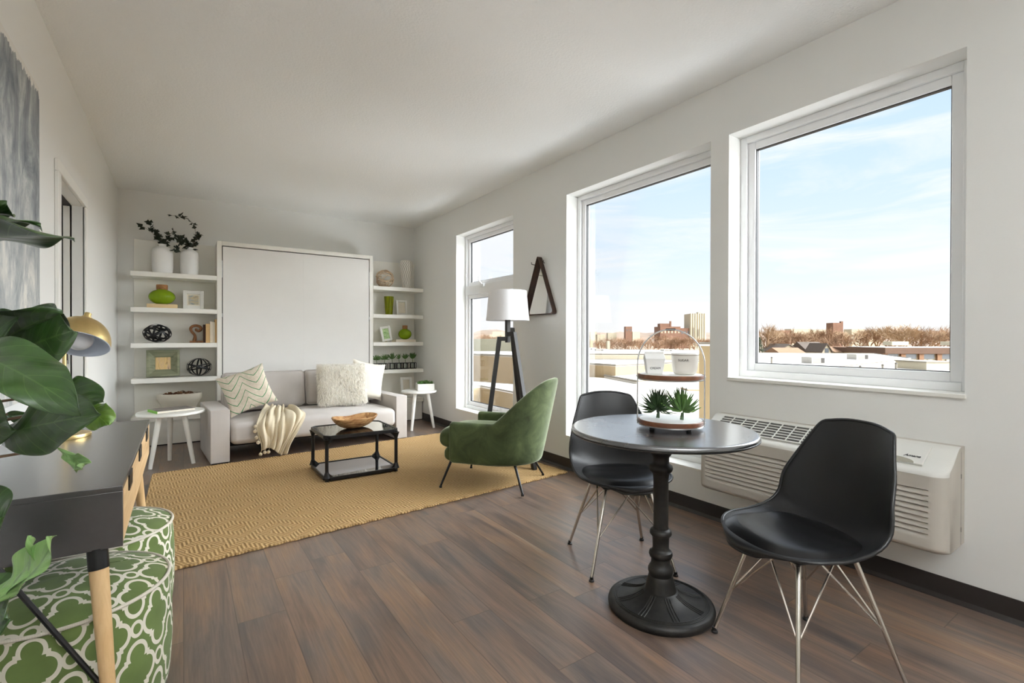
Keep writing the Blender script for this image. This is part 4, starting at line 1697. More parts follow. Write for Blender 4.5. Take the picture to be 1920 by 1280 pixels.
M['lattice'] = t.finish(colr, .6, 0, t.bump(t.math('SUBTRACT', 1.0, cut), .8, .01))
vp = [(.057, 0), (.060, .01), (.068, .10), (.080, .20), (.089, .29), (.090, .34), (.084, .38), (.080, .395)]
g = MB().grid(lambda a, b: (lerp_rows(vp, b)[0] * math.cos(a * 6.28318), lerp_rows(vp, b)[0] * math.sin(a * 6.28318), lerp_rows(vp, b)[1]), 48, 40)
g.lathe([(.080, .395), (.074, .395), (.080, .34), (.05, .05), (1e-6, .05)], 48)
g.lathe([(1e-6, 0), (.057, 0)], 48)
g.build('vase_body', M['lattice'], o, smooth=50)
# olive tumbler
o = thing('tumbler_vase', 'olive green glass tumbler vase on the second right shelf', 'vase', (sx(729.3, YS), YS, T2))
t = NT('ribbed_olive_glass')
s_ = t.n('SeparateXYZ', {0: t.n('TexCoord').outputs['Object']})
M['ribbed'] = M['olive_glass']
prof = [(1e-6, .0), (.046, 0), (.050, .006), (.056, .10), (.067, .255), (.063, .255), (.052, .10), (.045, .02), (1e-6, .018)]
MB().lathe(prof, 48, fr=lambda w, i: 1 + (.018 * math.cos(10 * w) if 1 < i < 5 else 0)).build('glass_body', M['ribbed'], o, smooth=60)

# wire planters
def succulent_mb(rnd, n, L, spread, up, w=.010, base=(0, 0, 0)):
    mb = MB()
    for i in range(n):
        a = rnd.uniform(0, 6.283)
        e = rnd.uniform(*spread)
        d_ = Vector((math.cos(a) * math.sin(e), math.sin(a) * math.sin(e), math.cos(e) * up))
        l_ = L * rnd.uniform(.65, 1.1)
        b = Vector(base) + d_ * .01
        sag_ = Vector((0, 0, .18 * l_ * math.sin(e)))
        mb.tube([b, b + d_ * l_ * .5, b + d_ * l_ + sag_], [w * .35, w * .5, w * .12], 5)
    return mb


for k, (u, dy, st, lab) in enumerate(((706.4, 0, 'wide', 'leftmost small wire planter with a reddish succulent beside the wall bed'), (719.2, .0, 'lean', 'second small wire planter from the left with a leaning sprig'), (735.2, 0, 'full', 'third small wire planter from the left with a bushy succulent'),
                                      (748, .03, 'thin', 'fourth small wire planter from the left with a thin sprig'), (759.8, .0, 'vee', 'second small wire planter from the right with a short V-shaped sprig'), (773.4, 0, 'full', 'rightmost small wire planter with a bushy succulent near the corner'))):
    o = thing('wire_planter', lab, 'planter', (sx(u, YS - .05), YS - .05 + dy * 0, T4), 0, 'wire planters on the lowest right shelf')
    hw, hh = .0395, .082
    fr_ = MB()
    for z in (.004, hh):
        fr_.tube([(-hw, -hw, z), (hw, -hw, z), (hw, hw, z), (-hw, hw, z)], .0042, 6, closed=True)
    for a in (-1, 1):
        for b in (-1, 1):
            fr_.tube([(a * hw, b * hw, .002), (a * hw, b * hw, hh)], .0042, 6)
    fr_.build('wire_frame', M['black_metal'], o)
    g = MB().lathe([(1e-6, .006), (.034, .006), (.036, .012), (.036, .070), (.030, .078), (.030, .088)], 20)
    g.build('glass_jar', M['jar_glass'], o, smooth=50)
    rnd = random.Random(50 + k)
    tip = {'lean': (.02, 0, .138), 'wide': (-.005, 0, .132)}.get(st, (0, 0, .134))
    MB().tube([(0, 0, .01), (.004, 0, .07), tip], .0035, 6).build('stem', M['succulent'], o)
    spec = {'wide': (30, .066, (.3, 1.6), 1, .014), 'lean': (28, .07, (.0, 1.6), 1, .012), 'full': (50, .085, (.05, .95), 1, .012), 'thin': (24, .07, (.1, 1.1), 1, .009), 'vee': (28, .075, (.2, .9), 1, .013)}[st]
    succulent_mb(rnd, spec[0], spec[1] * .93, spec[2], spec[3], spec[4], tip).build('plant', M['succulent'], o)

# ledge: bowl of dried leaves
o = thing('bowl', 'whitewashed wooden bowl of dried leaves on the low ledge behind the side table', 'bowl', (sx(337, 6.56), 6.54, .3185))
MB().lathe([(1e-6, 0), (.09, 0), (.10, .006), (.155, .07), (.195, .15), (.206, .165), (.210, .205), (.208, .225), (.198, .228), (.19, .20), (.14, .12), (1e-6, .10)], 44, sy=.78).build('bowl_body', M['paper'], o, smooth=40)
rnd = random.Random(5)
pp = MB()
for i in range(160):
    a, r_ = rnd.uniform(0, 6.28), .17 * math.sqrt(rnd.random())
    p = Vector((r_ * math.cos(a), r_ * .72 * math.sin(a), .20 + .035 * (1 - r_ / .17) + rnd.uniform(-.005, .018)))
    d_ = Vector((rnd.uniform(-1, 1), rnd.uniform(-1, 1), rnd.uniform(-.2, .7))).normalized() * rnd.uniform(.015, .035)
    s = d_.cross(Vector((rnd.uniform(-1, 1), rnd.uniform(-1, 1), rnd.uniform(-1, 1)))).normalized() * rnd.uniform(.004, .010)
    pp.add([p - d_, p + s + Vector((0, 0, .006)), p + d_, p - s], [(0, 1, 2, 3)])
ds = pp.build('dried_leaves', mat('dried_leaves', C(110, 74, 46), .8, vary=.5, vscale=30), o, smooth=0)
ds['kind'] = 'stuff'

# book on the left side table
o = thing('book', 'coffee-table book with dark cover and green spine on the left side table', 'book', (-.085, 5.42, .4925), R(20))
MB().box(-.15, .147, -.11, .11, .002, .020).build('page_block', M['paper'], o, smooth=0)
cov = print_mat('grey_photo_cover', [(.35, C(84, 80, 78)), (.55, C(130, 122, 118)), (.7, C(176, 170, 168))], 7, (1, 2, 1))
MB().box(-.152, .15, -.112, .112, .020, .0225).box(-.152, .15, -.112, .112, 0, .002).build('cover', cov, o, smooth=0)
MB().box(-.1535, -.150, -.1125, .1125, 0, .0227).build('spine', mat('lime_spine', C(120, 176, 70), .6), o, smooth=0)

# planter box on the right side table
o = thing('planter_box', 'white square planter box with green succulents on the corner side table', 'planter', (2.60, 5.845, .4925), R(-15))
a, h_, w_ = .105, .082, .010
b = MB()
for xa, xb_, ya, yb_ in ((-a, -a + w_, -a, a), (a - w_, a, -a, a), (-a + w_, a - w_, -a, -a + w_), (-a + w_, a - w_, a - w_, a)):
    b.box(xa, xb_, ya, yb_, 0, h_)
b.box(-a + w_, a - w_, -a + w_, a - w_, 0, .012)
b.build('box', M['trim'], o, smooth=0)
MB().box(-a + w_, a - w_, -a + w_, a - w_, .012, h_ - .012).build('soil', M['soil'], o, smooth=0)
rnd = random.Random(31)
for k in range(7):
    x, y = rnd.uniform(-.075, .075), rnd.uniform(-.075, .075)
    succulent_mb(rnd, 22, .042, (.1, 1.3), .9, .013, (x, y, h_ - .010)).build('succulent', M['succulent'], o)

# ================================================================ TIERED STAND ON THE BISTRO TABLE
TS = Vector((1.752, 1.356, .7803))
ts = thing('tiered_stand', 'two-tier wood tray stand with steel hoop handle on the bistro table', 'stand', TS, math.atan2(-.789, .614))
for z, nm in ((.018, 'lower_tray'), (.213, 'upper_tray')):
    tr = MB().lathe([(1e-6, z), (.146, z), (.1475, z + .004), (.1475, z + .018), (.1455, z + .020), (1e-6, z + .020)], 64).build(nm, M['walnut_edge'], ts, smooth=40)
    MB().lathe([(.1435, z - .002), (.1475, z - .004), (.1485, z - .001), (.1485, z + .001), (.146, z + .002)], 64, close=True).build('rim_band', M['steel'], tr, smooth=40)
    MB().lathe([(1e-6, z + .0203), (.142, z + .0203), (.142, z + .0206), (1e-6, z + .0206)], 64).build('marble_inlay', M['ceramic'], tr, smooth=40)
pts = [(-.1505, 0, .012), (-.1505, 0, .24)]
hr = .1505
zc = .275
pts += [(-hr * math.cos(i * math.pi / 28), 0, zc + hr * 1.0 * math.sin(i * math.pi / 28)) for i in range(29)]
pts += [(.1505, 0, .24), (.1505, 0, .012)]
hb = MB()
vs, fs = [], []
for p in pts:
    pass
hb.tube(pts, .0032, 6)
hb.v = [(x, y * 2.3, z) for x, y, z in hb.v]
hp = hb.build('hoop_handle', M['steel'], ts)
MB().tube([(-.022, 0, zc + hr), (.022, 0, zc + hr)], .0052, 10).build('grip', M['black_metal'], hp)
for s_ in (-1, 1):
    for z in (.028, .223):
        MB().tube([(s_ * .1475, 0, z), (s_ * .1560, 0, z)], .0042, 8).build('rivet', M['steel'], ts)
for a in (R(45), R(135), R(225), R(315)):
    MB().lathe([(.011, 0), (.011, .012), (.009, .016)], 14, (.115 * math.cos(a), .115 * math.sin(a), 0)).build('foot', M['black'], ts)
ts.scale = (.92, .92, 1)
TM = Matrix.Translation(TS) @ Matrix.Rotation(math.atan2(-.789, .614), 4, 'Z')
# cream carton
cp = TM @ Vector((-.068, -.012, .2339))
o = thing('creamer', 'white milk-carton shaped creamer lettered CREAM on the upper tray', 'creamer', cp, math.atan2(-.789, .614) + R(10))
b0, b1, h_ = .032, .041, .066
cm = MB()
vs = [(-b0, -b0, 0), (b0, -b0, 0), (b0, b0, 0), (-b0, b0, 0), (-b1, -b1, h_), (b1, -b1, h_), (b1, b1, h_), (-b1, b1, h_), (-b1, -.004, h_ + .020), (b1, -.004, h_ + .020), (b1, .004, h_ + .020), (-b1, .004, h_ + .020), (-b1, -.003, h_ + .030), (b1, -.003, h_ + .030), (b1, .003, h_ + .030), (-b1, .003, h_ + .030)]
fs = [(3, 2, 1, 0)]
for i in range(4):
    j = (i + 1) % 4
    fs += [(i, j, 4 + j, 4 + i), (4 + i, 4 + j, 8 + j, 8 + i), (8 + i, 8 + j, 12 + j, 12 + i)]
fs.append((12, 13, 14, 15))
cm.add(vs, fs)
cm.build('carton_body', M['ceramic'], o, smooth=0, bevel=.004, segs=3)
ny = Vector((0, -1, -(b1 - b0) / h_)).normalized()
upv = Vector((0, -(b1 - b0), h_)).normalized()
text_mesh('CREAM', .0135, 'lettering', M['ink'], o, frame4((0, -b0 - (b1 - b0) * .38 - .0006, h_ * .38), (1, 0, 0), upv, ny))
# sugar bowl
cp = TM @ Vector((.058, -.020, .2339))
rs = math.atan2(-.789, .614)
o = thing('sugar_bowl', 'round white bowl lettered SUGAR with a flat lid on the upper tray', 'bowl', cp, rs)
prof = [(1e-6, 0), (.036, 0), (.044, .005), (.050, .018), (.0535, .045), (.0555, .082), (.053, .082), (.050, .045), (1e-6, .01)]
MB().lathe(prof, 44).build('bowl_body', M['stoneware'], o, smooth=50)
MB().lathe([(1e-6, .080), (.0525, .080), (.0525, .084), (1e-6, .084)], 44).build('lid_seal', M['walnut_edge'], o, smooth=40)
MB().lathe([(1e-6, .084), (.056, .084), (.0565, .087), (.055, .090), (1e-6, .091)], 44).build('lid', M['stoneware'], o, smooth=40)
th0 = math.atan2(-CAM.y * 0 - 1, 0)
for i, ch in enumerate('SUGAR'):
    a = R(-90) + (i - 2) * .165 - .14
    rr = .0548
    n_ = Vector((math.cos(a), math.sin(a), 0))
    tx = Vector((-math.sin(a), math.cos(a), 0))
    text_mesh(ch, .0135, 'letter', M['ink'], o, frame4(n_ * rr + Vector((0, 0, .062)), tx, (0, 0, 1), n_))
# succulents on the lower tray
for k, (x, y, n, L, lab, mt) in enumerate(((-.052, -.012, 190, .074, 'spiky green air plant on the left of the lower tray', 'sage'), (.046, -.03, 46, .090, 'larger-leaved green succulent on the right of the lower tray', 'succulent'))):
    p = TM @ Vector((x, y, .0412))
    o = thing('air_plant', lab, 'plant', p, 0)
    rnd = random.Random(70 + k)
    MB().tube([(0, 0, 0), (.005, 0, .03)], .008, 7, r1=.006).build('stem', M['sage'], o)
    succulent_mb(rnd, n, L, (.0, 1.95 if k == 0 else 1.6), 1, .0062 if k == 0 else .0115, (.0, 0, .042 if k == 0 else .034)).build('leaves', M[mt], o)

# ================================================================ CONSOLE DESK
DX0, DX1, DYA, DYB, DZT, DZB = -.584, -.142, 1.752, 3.075, .75, .578
dk = thing('console_desk', 'charcoal console desk with oak drawers along the left wall', 'desk', ((DX0 + DX1) / 2, (DYA + DYB) / 2, 0))
ox, oy = (DX0 + DX1) / 2, (DYA + DYB) / 2
a, b = (DX1 - DX0) / 2, (DYB - DYA) / 2
MB().box(-a, a, -b, b, DZT - .016, DZT).build('desk_top', M['desk'], dk, bevel=.0015)
MB().box(-a, a, -b, -b + .016, DZB, DZT - .016).build('end_panel', M['desk'], dk, bevel=.001)
MB().box(-a, a, b - .016, b, DZB, DZT - .016).build('end_panel', M['desk'], dk, bevel=.001)
MB().box(-a, -a + .012, -b + .016, b - .016, DZB, DZT - .016).build('back_panel', M['desk'], dk, smooth=0)
MB().box(-a + .012, a - .002, -b + .016, b - .016, DZB, DZB + .014).build('bottom_panel', M['desk'], dk, smooth=0)
for k in range(3):
    y0 = -b + .018 + k * (2 * b - .036) / 3
    y1 = y0 + (2 * b - .036) / 3
    d_ = MB().box(a - .022, a - .001, y0 + .002, y1 - .002, DZB + .004, DZT - .019).build('drawer', M['oak_y'], dk, bevel=.001)
    yc = (y0 + y1) / 2
    MB().box(a - .001, a + .003, yc - .055, yc + .055, DZT - .062, DZT - .017).box(a - .012, a + .003, yc - .055, yc + .055, DZT - .0172, DZT - .0145).build('pull_tab', M['black_metal'], d_, smooth=0)
legs = {}
for sx_ in (-1, 1):
    for sy in (-1, 1):
        t0 = Vector((sx_ * (a - .058), sy * (b - .022), DZB))
        ft = Vector((sx_ * (a - .012), sy * (b + .078), 0.016 if sx_ == 1 and sy == 1 else 0))
        d_ = (ft - t0)
        legs[sx_, sy] = (t0, ft)
        l = MB().tube([t0 + d_ * .09, ft], [.0225, .0135], 20).build('leg', M['oak'], dk)
        MB().tube([t0, t0 + d_ * .095], .0240, 20).build('ferrule', M['black_metal'], l)
for sy in (-1, 1):
    t0, ft = legs[1, sy]
    t1, f1 = legs[-1, sy]
    p = t0.lerp(ft, .62) + Vector((-.012, 0, 0))
    q = Vector((t0.x - .19, t0.y + .02 * sy, DZB))
    MB().tube([p, q], .0065, 10).build('brace', M['black_metal'], dk)
    p = t1.lerp(f1, .62) + Vector((.012, 0, 0))
    q = Vector((t1.x + .19, t1.y + .01 * sy, DZB))
    MB().tube([p, q], .0065, 10).build('brace', M['black_metal'], dk)
t0, ft = legs[1, -1]
MB().tube([t0.lerp(ft, .45) + Vector((0, .012, 0)), (t0.x, t0.y + .055, DZB)], .0065, 10).build('brace', M['black_metal'], dk)

# ================================================================ DESK LAMP
lx, ly = onz(121, 820, .75)[:2]
dl = thing('desk_lamp', 'brass desk lamp with dome shade standing on the charcoal desk', 'lamp', (lx, ly, DZT))
MB().lathe([(1e-6, 0), (.085, 0), (.087, .006), (.085, .016), (.012, .020), (1e-6, .020)], 40).build('lamp_base', M['gold'], dl, smooth=40)
MB().tube([(0, 0, .018), (0, 0, .40)], .007, 12).build('pole', M['gold'], dl)
ax = (-cF * .52 + cR * .16 - Vector((0, 0, 1)) * .9).normalized()      # where the shade points
z_ = -ax
x_ = Vector((1, 0, 0)) - z_ * z_.x
x_.normalize()
y_ = z_.cross(x_)
SM4 = frame4(P(146, 645, 2.10) - Vector((lx, ly, DZT)), x_, y_, z_) @ Matrix.Scale(2.1 / 1.8, 4)
n = 14
outer = [(.096 * math.sin(i / n * math.pi / 2 * 1.0), .108 * math.cos(i / n * math.pi / 2)) for i in range(n + 1)]
outer[0] = (.012, outer[0][1])
s_ = MB().lathe(outer, 56, close=False)
s_.f = [f for f in s_.f if len(f) == 4]
s_.xf(SM4)
so = s_.build('shade', M['gold'], dl, smooth=80)
inn = MB().lathe([(p[0] * .975, p[1] * .975 - .0015) for p in outer] + [(.096, 0)], 56)
inn.f = [f for f in inn.f if len(f) == 4]
inn.xf(SM4)
inn.build('shade_lining', M['lamp_inner'], so, smooth=80)
kn = MB().lathe([(1e-6, .103), (.018, .104), (.018, .116), (.011, .119), (.011, .136), (1e-6, .136)], 20).xf(SM4)
kn.build('shade_knob', M['gold'], so, smooth=40)
bl = MB().ball((0, 0, .022), .042, 14).xf(SM4)
bl.build('bulb', mat('frosted_bulb', C(236, 236, 238), .25), dl, smooth=80)
MB().lathe([(.018, .045), (.018, .085)], 16).xf(SM4).build('lamp_socket', M['plastic_white'], dl)
MB().tube([(0, 0, .395), SM4 @ Vector((-.03, .05, .075))], .006, 10).build('swivel', M['gold'], dl)

# ================================================================ POUFS
def pouf(label, c):
    o = thing('pouf', label, 'pouf', (c[0], c[1], 0), R(c[2]), 'trellis poufs under the desk')
    rs, zs, hm = .266, .385, .276
    n = 80
    side = [(.235, .0), (.258, .012), (.270, .06), (hm, .16), (hm, .24), (.273, .32), (rs, zs)]

    def fs_(a, b):
        r_, z = lerp_rows(side, b)
        w = a * 2 * math.pi
        q = 1 + .006 * math.sin(7 * w + 2) * math.sin(b * 3.1)
        return (r_ * q * math.cos(w), r_ * q * math.sin(w), z)
    mb = MB().grid(fs_, n, 20)
    L = 2 * math.pi * hm
    mb.uv = {i: [(q[0] * .165 * 11, q[1] * .40) for q in uv] for i, uv in mb.uv.items()}
    mb.build('side_panel', M['trellis'], o, smooth=70)
    tp = MB()
    tp.grid(lambda a, b: (rs * (1 - b * .999) * math.cos(a * 6.28319), rs * (1 - b * .999) * math.sin(a * 6.28319), zs + .048 * (1 - (1 - b) ** 2.6) + .005 * math.sin(a * 37) * (1 - b) * b), n, 16)
    tp.uv = {i: [(tp.v[k][0] + .03, tp.v[k][1] + .02) for k in tp.f[i]] for i in range(len(tp.f))}
    tp.build('top_panel', M['trellis'], o, smooth=70)
    pp_ = [((rs + .002) * math.cos(i * math.pi / 40), (rs + .002) * math.sin(i * math.pi / 40), zs) for i in range(80)]
    MB().tube(pp_, .0055, 8, closed=True).build('piping', M['piping'], o)
    MB().tube([(fs_(.11, i / 20)[0] * 1.004, fs_(.11, i / 20)[1] * 1.004, fs_(.11, i / 20)[2]) for i in range(21)], .002, 6).build('side_seam', M['piping'], o)


pouf('nearer green and white trellis pouf under the near end of the desk', (-.307, 2.018, 20))
pouf('farther green and white trellis pouf under the desk, partly on the rug', (-.307, 2.575, 75))

# ================================================================ FIG PLANT
TX, TY = -.44, 1.30
fp = thing('fig_plant', 'large-leaved fig plant in a pot at the left edge before the desk', 'plant', (TX, TY, 0))
FO = Vector((TX, TY, 0))
MB().lathe([(1e-6, 0), (.10, 0), (.108, .006), (.135, .24), (.142, .25), (.142, .275), (.130, .275), (.118, .24), (1e-6, .235)], 40).build('pot', M['ceramic'], fp, smooth=40)
MB().lathe([(1e-6, .238), (.120, .242)], 30).build('soil', M['soil'], fp)
trunk = [(0, 0, .23), (.012, .0, .5), (-.01, .01, .8), (.015, 0, 1.1), (0, .01, 1.34), (.01, 0, 1.50)]
tk = [lerp_rows(trunk, i / 30) for i in range(31)]
MB().tube(tk, .013, 10, r1=.007).build('trunk', M['twig'], fp)


def trunk_at(z):
    best = min(tk, key=lambda p: abs(p[2] - z))
    return Vector(best)


def leaf(base, tip, width, up=(0, 0, 1), droop=.03, fold=.18, wave=.012, lobe=0, material='fig', bend=0, name='leaf', seed=0, peak=.55):
    """one leaf from its stalk end to its tip, world coordinates"""
    base, tip = Vector(base), Vector(tip)
    d_ = tip - base
    L = d_.length
    t_ = d_.normalized()
    up = Vector(up)
    n_ = (up - t_ * up.dot(t_)).normalized()
    s_ = t_.cross(n_)
    rnd = random.Random(seed)
    ph = rnd.uniform(0, 6)

    def fn(a, b):
        x = (a - .5) * 2
        # fiddle outline: narrow waist near the stalk, broad towards the tip
        prof = math.sin(math.pi * min(1, b) ** (math.log(.5) / math.log(peak))) ** .75
        wdt = width / 2 * (prof * (1 - .18 * math.exp(-((b - .28) / .1) ** 2)) + .004)
        wdt *= 1 + lobe * math.sin(b * 19 + ph) * (.5 + .5 * x)
        y = b * L
        h = droop * 4 * b * (1 - b) * -1 + bend * b * b
        h += fold * abs(x) * wdt + wave * math.sin(b * 12 + ph + x) * abs(x) ** 1.5
        h -= .10 * wdt * abs(x) ** 3
        return base + t_ * y + s_ * (x * wdt) + n_ * h - FO
    mb = MB().grid(fn, 14, 22)
    o = mb.build(name, M[material], fp, smooth=80, subsurf=1, solid=.0012)
    st = trunk_at(base.z - .03)
    MB().tube([st, (st + base - FO) / 2 + Vector((0, 0, .012)), base - FO + t_ * .004], .0038, 6, r1=.0026).build('stalk', M['twig'], o)
    return o


D = 1.10
V_ = (cR * -.15 - cF).normalized()      # roughly towards the viewer
# edge-on pair near the top
leaf(P(-95, 420, D + .08), P(77, 426, D + .05), .13, up=(0.02, .09, 1), droop=-.018, fold=.15, seed=1, peak=.45)
leaf(P(-110, 458, D), P(140, 446, D - .02), .16, up=(0.1, .09, 1), droop=-.01, fold=.22, wave=.012, seed=2, peak=.42)
leaf(P(-70, 374, D + .1), P(13, 384, D + .06), .10, up=(0, .08, 1), seed=3)
# upper right group
leaf(P(-40, 672, D + .06), P(119, 588, D + .05), .16, up=(.1, .50, 1), droop=-.02, fold=.2, seed=4, peak=.5)
leaf(P(20, 668, D + .11), P(139, 620, D + .05), .19, up=V_ + Vector((.1, 0, .15)), droop=-.012, fold=.1, seed=5, peak=.62)
leaf(P(-20, 640, D + .16), P(92, 690, D + .12), .15, up=V_ + Vector((0.1, 0, .2)), droop=-.02, fold=.12, seed=15, peak=.62)
# big drooping front leaf
leaf(P(-84, 655, D - .14), P(147, 768, D - .24), .122, up=V_ * .75 + Vector((.3, 0, .75)), droop=-.03, fold=.16, wave=.018, lobe=.07, seed=6, peak=.52)
# right leaf and the small bright one behind it
leaf(P(70, 742, D + .1), P(196, 754, D + .02), .105, up=V_ + Vector((.1, 0, .55)), droop=-.012, fold=.12, wave=.010, lobe=.06, seed=7, peak=.58)
leaf(P(160, 755, D + .12), P(205, 797, D + .10), .072, up=V_ + Vector((.2, 0, .3)), fold=.1, lobe=.08, material='fig_light', seed=8, peak=.6, droop=-.005)
# low broad leaf over the desk
leaf(P(-16, 824, D - .04), P(191, 776, D - .10), .130, up=V_ + Vector((-.1, 0, .40)), droop=-.015, fold=.14, wave=.010, seed=9, peak=.6)
leaf(P(104, 838, D + .03), P(151, 877, D - .03), .034, up=V_ + Vector((.6, 0, .2)), fold=.3, wave=.012, lobe=.15, material='fig_pale', seed=10)
# dark leaves at the picture edge
leaf(P(-95, 760, D), P(33, 806, D - .08), .15, up=V_ + Vector((.4, 0, -.1)), droop=-.02, seed=11, peak=.6)
leaf(P(10, 776, D + .1), P(66, 786, D + .1), .06, up=V_ + Vector((0, 0, .6)), material='fig', seed=21)
leaf(P(-80, 605, D), P(12, 640, D), .13, up=V_ + Vector((.5, 0, 0)), seed=12, peak=.6)
leaf(P(-110, 985, D - .1), P(9, 968, D - .12), .14, up=V_ + Vector((.3, 0, .3)), material='fig', seed=13, peak=.62)
leaf(P(-50, 1150, D - .12), P(97, 1004, D - .14), .058, up=V_ + Vector((-.3, 0, .6)), material='fig_pale', fold=.35, wave=.012, lobe=.09, seed=14, peak=.66)
leaf(P(-40, 1140, D - .11), P(59, 1003, D - .12), .062, up=V_ + Vector((-.5, 0, .4)), material='fig_pale', fold=.3, wave=.012, lobe=.06, seed=16, peak=.5)
leaf(P(-120, 1150, D - .1), P(18, 1160, D - .12), .16, up=V_ + Vector((.5, 0, .2)), material='fig', seed=17, peak=.62)
# more leaves out of frame and behind, to round the crown
rnd = random.Random(77)
for i in range(9):
    a = R(120 + i * 22)
    z = .55 + .11 * i
    b = FO + trunk_at(z) + Vector((math.cos(a) * .05, math.sin(a) * .05, .03))
    tpv = b + Vector((math.cos(a) * .10, math.sin(a) * .22, rnd.uniform(-.06, .08)))
    b.x = max(b.x, -.45)
    tpv.x = max(tpv.x, -.485)
    if i in (0, 1, 2, 6, 7, 8):
        tpv = b + Vector((.01, -.20 if i > 4 else -.16, .03))
    leaf(b, tpv, .11, up=(.1, -.1, 1), seed=40 + i)

# ================================================================ THROUGH-WALL AIR CONDITIONER
PY0, PY1, PZ0, PZ1 = .640, 1.790, .275, .700
ac_ = thing('wall_air_conditioner', 'long beige through-wall air conditioner under the right window', 'air conditioner', (XR, (PY0 + PY1) / 2, PZ0))
yo, zo = (PY0 + PY1) / 2, PZ0
hl = (PY1 - PY0) / 2
MB().box(-.052, -.0005, -hl, hl, 0, PZ1 - PZ0).build('wall_sleeve', M['ptac'], ac_, bevel=.003)
for s_ in (-1, 1):
    MB().box(-.0535, -.050, s_ * (hl - .004) - .004, s_ * (hl - .004) + .004, .005, PZ1 - PZ0 - .02).build('seam_gap', M['dark_slot'], ac_, smooth=0)
H_ = PZ1 - PZ0
XF = -.262       # front face
zr0, zr1, nr = .055, .262, 9
prof = [(-.054, 0), (-.10, -.001), (-.20, -.002), (-.245, .0), (XF + .006, .006), (XF, .02)]
zz = .03
samples = [(.02 + (.315 - .02) * i / 90) for i in range(1, 91)]


def front_x(z):
    x = XF
    if zr0 < z < zr1:
        ph = (z - zr0) / (zr1 - zr0) * nr
        f_ = ph - math.floor(ph)
        x += .014 * (f_ ** 1.5) * (1 if f_ < .93 else (1 - f_) / .07)
    return x


ctop = [(XF, .318), (XF + .003, .328), (XF + .010, .336), (XF + .024, .342), (XF + .045, .349), (XF + .075, .362), (XF + .11, .381), (XF + .145, .402), (XF + .168, .414), (XF + .185, .4205), (XF + .205, .4235), (-.054, .425)]
ys = [-hl, -hl + .002, -hl + .006, -hl + .012, -hl + .02, -hl + .03, -hl + .042, -hl + .055, -hl + .075, -hl + .10, -hl + .13] + [-hl + .13 + (2 * hl - .26) * i / 14 for i in range(1, 14)]
ys += [-y for y in ys[:11]][::-1]
mb = MB()
cols = []
for y in ys:
    e = hl - abs(y)
    rr = .055
    pull = 0 if e >= rr else rr - math.sqrt(max(0, rr * rr - (rr - e) ** 2))
    msk = smoothstep(.05, .085, e)
    c_ = []
    for x, z in prof:
        c_.append((min(x + pull * (1 if x < XF + .05 else .3), -.054), z))
    for z in samples:
        x = XF + (front_x(z) - XF) * msk
        c_.append((x + pull, z))
    for x, z in ctop:
        # ends of the hood keep a raised lip
        k = max(0, 1 - (x - XF) / .19)
        c_.append((min(x + pull * k, -.054), z))
    cols.append([(x, y, z) for x, z in c_])
k = len(cols[0])
vs = [p for c_ in cols for p in c_]
fs = []
for i in range(len(cols) - 1):
    for j in range(k - 1):
        fs.append((i * k + j, i * k + j + 1, (i + 1) * k + j + 1, (i + 1) * k + j))
fs.append(tuple(j for j in range(k - 1, -1, -1)))
fs.append(tuple((len(cols) - 1) * k + j for j in range(k)))
mb.add(vs, fs)
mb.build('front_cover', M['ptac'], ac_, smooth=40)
# the sloping top: a hood skin in the lit tone, with the air grille and the control door
A, B = Vector((XF + .170, 0, .4155)), Vector((XF + .030, 0, .3445))
sl = (B - A)
Ls = sl.length
sl.normalize()
nn = Vector((sl.z, 0, -sl.x)) * -1
if nn.z < 0:
    nn = -nn
GM = frame4(A, sl, (0, 1, 0) if (sl.cross(Vector((0, 1, 0)))).dot(nn) > 0 else (0, -1, 0), nn)
sgn = 1 if GM.col[1][1] > 0 else -1


def slope_box(mb, s0, s1, y0, y1, n0, n1):
    y0, y1 = sorted((y0 * sgn, y1 * sgn))
    return mb.box(s0, s1, y0, y1, n0, n1, GM)


hood = MB()
cols = []
for y in ys:
    e = hl - abs(y)
    rr = .055
    pull = 0 if e >= rr else rr - math.sqrt(max(0, rr * rr - (rr - e) ** 2))
    cols.append([(min(x + pull * max(0, 1 - (x - XF) / .19), -.0535) - .0012, y, z + .0016) for x, z in ctop])
k = len(ctop)
hood.add([p for c_ in cols for p in c_], [(i * k + j, i * k + j + 1, (i + 1) * k + j + 1, (i + 1) * k + j) for i in range(len(cols) - 1) for j in range(k - 1)])
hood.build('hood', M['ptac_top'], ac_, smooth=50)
gy0, gy1 = -.06, hl - .075
g0 = MB()
slope_box(g0, .004, Ls - .014, gy0, gy1, -.02, .0075)
gr = g0.build('air_grille', M['dark_slot'], ac_, smooth=0)
sl_ = MB()
for i in range(7):
    s = .004 + (Ls - .018) * i / 6
    slope_box(sl_, s - .0028, s + .0028, gy0, gy1, .002, .0105)
for i in range(9):
    y = gy0 + (gy1 - gy0) * i / 8
    slope_box(sl_, .002, Ls - .012, y - .003, y + .003, .002, .0110)
sl_.build('louvres', M['ptac_top'], gr, smooth=0)
cd = MB()
slope_box(cd, .006, Ls - .010, -hl + .085, -.10, 0, .0095)
dr = cd.build('control_door', M['ptac_top'], ac_, bevel=.002)
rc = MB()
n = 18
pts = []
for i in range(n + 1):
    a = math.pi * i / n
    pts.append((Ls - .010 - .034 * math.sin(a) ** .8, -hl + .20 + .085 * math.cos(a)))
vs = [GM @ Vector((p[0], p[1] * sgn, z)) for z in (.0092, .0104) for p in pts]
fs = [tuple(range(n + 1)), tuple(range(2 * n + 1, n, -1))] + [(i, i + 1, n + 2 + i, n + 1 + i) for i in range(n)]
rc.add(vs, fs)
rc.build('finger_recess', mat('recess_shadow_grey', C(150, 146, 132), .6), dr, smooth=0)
yd = Vector((0, -1, 0))
